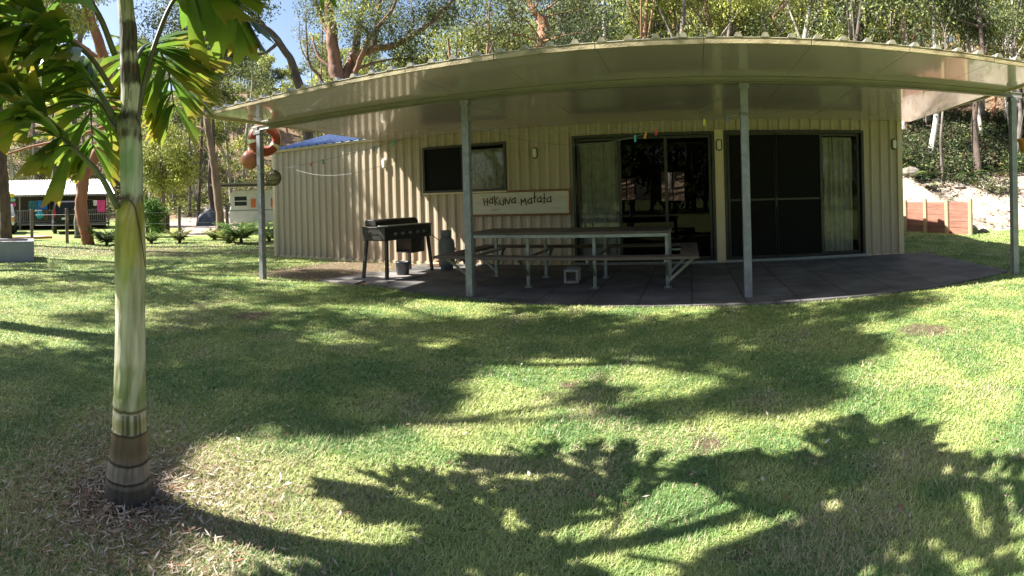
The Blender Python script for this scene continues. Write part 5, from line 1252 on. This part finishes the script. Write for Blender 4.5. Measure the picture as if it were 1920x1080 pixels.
# tarpaulined heap by the drive, fence of dark boards, canoe on the grass
loc, rz = local(388, 38.5, 0)
tp = thing('tarpaulin', 'dark grey tarpaulin draped over a heap behind the pinkish gum', 'tarpaulin', loc, rz)
M['tarp'] = mat('grey_tarpaulin', (.10, .11, .13), (.05, .055, .065), 3, .5, bump=.2)
V = []; n = 14
for i in range(n + 1):
    for j in range(n + 1):
        u, v = i / n * 2 - 1, j / n * 2 - 1; r = max(abs(u), abs(v)) ; hh = 1.25 * (1 - r ** 3) * (.8 + .4 * vnoise(u * 3 + 5, v * 3 + 5, 2)); V.append((u * .85, v * .8, hh - .1))
mb = MB(); mb.add(V, [(i*(n+1)+j, (i+1)*(n+1)+j, (i+1)*(n+1)+j+1, i*(n+1)+j+1) for i in range(n) for j in range(n)]); mb.build('sheet', M['tarp'], tp, smooth=True, fix=False)
loc, rz = local(278, 27.5, 0)
mbx = thing('board_fence', 'short dark board fence between the palm trunk and the sandy drive', 'fence', loc, rz)
for k in range(9):
    mb = MB(); mb.box(-1.2 + k * .26, -1.2 + k * .26 + .23, 0, .03, 0, .95 + .06 * random.random()); mb.build('board', M['hutwall'], mbx)
loc, rz = local(58, 22.8, 8)
cn = thing('paddle_board', 'orange and white paddle board lying on the grass beyond the fence', 'paddle board', (loc[0], loc[1], .06), rz)
mb = MB(); pts = [(1.5 * cos(a) * .62, .28 * sin(a)) for a in np.linspace(0, 2 * pi, 28, endpoint=False)]
mb.prism(pts, 0, .10, axis='z'); mb.build('board', M['pot'], cn, bevel=.03)
mb = MB(); mb.prism([(a * .85, b * .75) for a, b in pts], .102, .118, axis='z'); mb.build('deck_pad', M['c_white'], cn)

M['rock'] = mat('weathered_rock', (.20, .17, .145), (.10, .085, .075), 5, .9, bump=.5, bscale=16)
def rock(px, py, D, r, label):
    b = at(px, py, D); b[2] = gz(b[0], b[1]); V = []; n = 9; m = 6; sd = random.random() * 40
    for i in range(m + 1):
        for j in range(n):
            a = 2 * pi * j / n; e = -pi / 2 + pi * i / m; q = r * (.7 + .6 * vnoise(j * .9 + sd, i * .9 + sd)); V.append((q * cos(e) * cos(a) * 1.3, q * cos(e) * sin(a), q * sin(e) * .7 + r * .25))
    mb = MB(); mb.add(V, [(i*n+j, i*n+(j+1)%n, (i+1)*n+(j+1)%n, (i+1)*n+j) for i in range(m) for j in range(n)])
    tag(mb.build('rock', M['rock'], loc=tuple(b)), label, 'rock')
rock(1706, 360, 18.0, .28, 'weathered rock on the sand bank close to the shed corner')
rock(1742, 352, 18.8, .22, 'weathered rock on the sand bank above the middle of the retaining wall')
rock(1845, 425, 14.9, .12, 'small stone at the right end of the retaining wall')
rock(1800, 345, 19.5, .18, 'small rock below the ferns above the right end of the retaining wall')
def bank_litter():
    V = []; C = []
    for _ in range(2600):
        px = random.uniform(1690, 1990); D = random.uniform(13.5, 23); p = at(px, 300, D); x, y = p[0], p[1]; s = y - np.interp(x, TX, TY)
        if s < .3 or fbm(x * .9, y * .9, 33, 3) < .47: continue
        b = np.array([x, y, gz(x, y) + .02]); L = random.uniform(.06, .22); a = random.uniform(0, pi); t = np.array([cos(a), sin(a), random.uniform(.1, .5)]); w = np.array([-sin(a), cos(a), .3]) * random.uniform(.1, .3)
        V.append([b, b + t * L * .5 + w * L, b + t * L, b + t * L * .5 - w * L]); C += [random.choice([(.13, .08, .05), (.20, .13, .08), (.09, .10, .04), (.15, .16, .06), (.28, .2, .13)])] * 4
    o = fastmesh('bank_litter', np.array(V).reshape(-1, 3), np.arange(len(V) * 4).reshape(-1, 4), M['litter'], col=np.array(C)); tag(o, 'dead leaves and sparse tufts scattered over the sand bank', 'leaf litter', kind='stuff')
bank_litter()

# ------------------------------------------------------------------ grass, dry thatch, fallen leaves
def build_grass():
    rng = np.random.default_rng(3)
    n = 1150000
    th = rng.uniform(-1.36, 1.06, n); D = 1.35 * (22.0 / 1.35) ** (rng.random(n) ** 1.12)
    X = D * np.sin(th); Y = D * np.cos(th)
    slab = (Y > np.interp(X, [-5.05, -4.6, -3.9, -3, -2, -1, 0, 1, 2, 3, 3.7, 4.35], [7.0, 6.55, 6.25, 6.02, 5.86, 5.76, 5.70, 5.66, 5.72, 5.85, 6.05, 6.3]) + (rng.random(n) ** 2.5) * .22) & (X > -5.1) & (X < 4.42)
    house = (X > -9.4) & (X < 4.05) & (Y > 9.24)
    pad = (X > -5.4) & (X < -4.2) & (Y > 6.4) & (Y < 7.7)
    trunk = (X - PB[0]) ** 2 + (Y - PB[1]) ** 2 < .11 ** 2
    s = Y - np.interp(X, TX, TY)
    bare = np.zeros(n)
    bare = np.maximum(bare, .93 * np.exp(-((X + 1.95) ** 2 + (Y - 1.0) ** 2) / .13))
    for gx, gy, rr_, am in ((470, 592, .35, .9), (1735, 620, .35, .85), (1070, 718, .14, .8), (1330, 830, .18, .8), (1520, 865, .2, .6), (1390, 1040, .1, .7)):
        x, y = gnd(gx, gy); bare = np.maximum(bare, am * np.exp(-((X - x) ** 2 + (Y - y) ** 2) / rr_ ** 2))
    bare = np.maximum(bare, .93 * sstep(-8.2, -6.6, X) * (1 - sstep(-4.7, -4.1, X)) * sstep(6.0, 6.7, Y + .5 * (fbm(X * .5, Y * .5, 21, 4) - .5)) * sstep(.15, .45, fbm(X * .5, Y * .5, 21, 4)))
    bare = np.maximum(bare, .8 * np.exp(-((X + 12) ** 2 / 10 + (Y - 8) ** 2 / 2.5)))
    pn = fbm(X * 1.6, Y * 1.6, 40, 4); thin = sstep(.56, .72, pn) * .45
    ok = ~(slab | house | pad | trunk) & (s < -.05) & (rng.random(n) > np.maximum(bare, thin))
    X, Y, D = X[ok], Y[ok], D[ok]; n = len(X)
    tuft = fbm(X * 7, Y * 7, 50, 3)
    wv = .0005 + .0008 * D; ln = (.012 + .018 * rng.random(n)) * (.6 + .9 * tuft) * (1 + .05 * D)
    a = rng.uniform(0, 2 * pi, n); tilt = rng.uniform(.5, 1.4, n); d = np.stack([np.cos(a) * np.sin(tilt), np.sin(a) * np.sin(tilt), np.cos(tilt)], 1)
    w = np.stack([-np.sin(a + rng.uniform(-.6, .6, n)), np.cos(a), np.zeros(n)], 1)
    Z = (fbm(X * 1.1, Y * 1.1, 9, 3) - .5) * .03 * sstep(1, 2, D) - .003
    p = np.stack([X, Y, Z + rng.random(n) * .010], 1)
    V = np.stack([p - w * wv[:, None], p + w * wv[:, None], p + d * ln[:, None] + np.array([0, 0, -.004])], 1).reshape(-1, 3)
    big = fbm(X * .6, Y * .6, 60, 4); mid = fbm(X * 3.2, Y * 3.2, 61, 3)
    g = np.array([[.185, .28, .08]]); y_ = np.array([[.38, .42, .155]]); st = np.array([[.44, .39, .23]]); dk = np.array([[.095, .195, .07]])
    k1 = np.clip(sstep(.40, .66, mid) * .75 + rng.random(n) * .35 - .1, 0, 1)[:, None]; c = g * (1 - k1) + y_ * k1
    k2 = (sstep(.58, .78, big) * .3 > rng.random(n))[:, None] | (sstep(.56, .80, fbm(X * 2.3, Y * 2.3, 70, 4)) * .55 > rng.random(n))[:, None] | (rng.random(n) < .07)[:, None]
    k2 = k2 | (1.1 * np.exp(-((X - PB[0]) ** 2 + (Y - PB[1]) ** 2) / .5) > rng.random(n))[:, None]
    c = np.where(k2, st * (.65 + .5 * rng.random((n, 1))), c)
    k3 = (sstep(.52, .3, mid))[:, None] * .6; c = np.where(k2, c, c * (1 - k3) + dk * k3)
    c = c * (.8 + .4 * rng.random((n, 1))) * np.array([[1.0, 1.0, 1.0]])
    C = np.repeat(c, 3, axis=0); C[2::3] *= 1.15
    o = fastmesh('grass', V, np.arange(n * 3).reshape(-1, 3), M['blade'], col=C, nside=3); tag(o, 'short mown lawn grass with straw coloured patches', 'grass', kind='stuff')
    # thatch and dead leaves
    n = 4700; V = []; C = []
    for i in range(n):
        if i < 3600:
            r = abs(random.gauss(0, .30)) + .08; a = random.uniform(0, 2 * pi); x, y = PB[0] + r * cos(a) * 1.25, PB[1] + r * sin(a)
            L = random.uniform(.015, .06); W = random.uniform(.0015, .004)
        else:
            th = random.uniform(-1.3, 1.0); D = random.uniform(1.8, 9) ; x, y = D * sin(th), D * cos(th); L = random.uniform(.015, .04); W = L * random.uniform(.1, .25)
            if y > 5.5: continue
        c = random.choice([(.30, .25, .20), (.22, .16, .11), (.15, .10, .07), (.36, .31, .27), (.10, .07, .05), (.20, .09, .05)])
        a = random.uniform(0, pi); t = np.array([cos(a), sin(a), random.uniform(-.1, .35)]); w_ = np.array([-sin(a), cos(a), random.uniform(-.5, .5)])
        p0 = np.array([x, y, .016 + random.random() * .014]); V.append([p0, p0 + t * L * .5 + w_ * W, p0 + t * L, p0 + t * L * .5 - w_ * W]); C += [c] * 4
    o = fastmesh('leaf_litter', np.array(V).reshape(-1, 3), np.arange(len(V) * 4).reshape(-1, 4), M['litter'], col=np.array(C)); tag(o, 'dry leaf and bark bits scattered on the lawn and round the palm foot', 'leaf litter', kind='stuff')
build_grass()
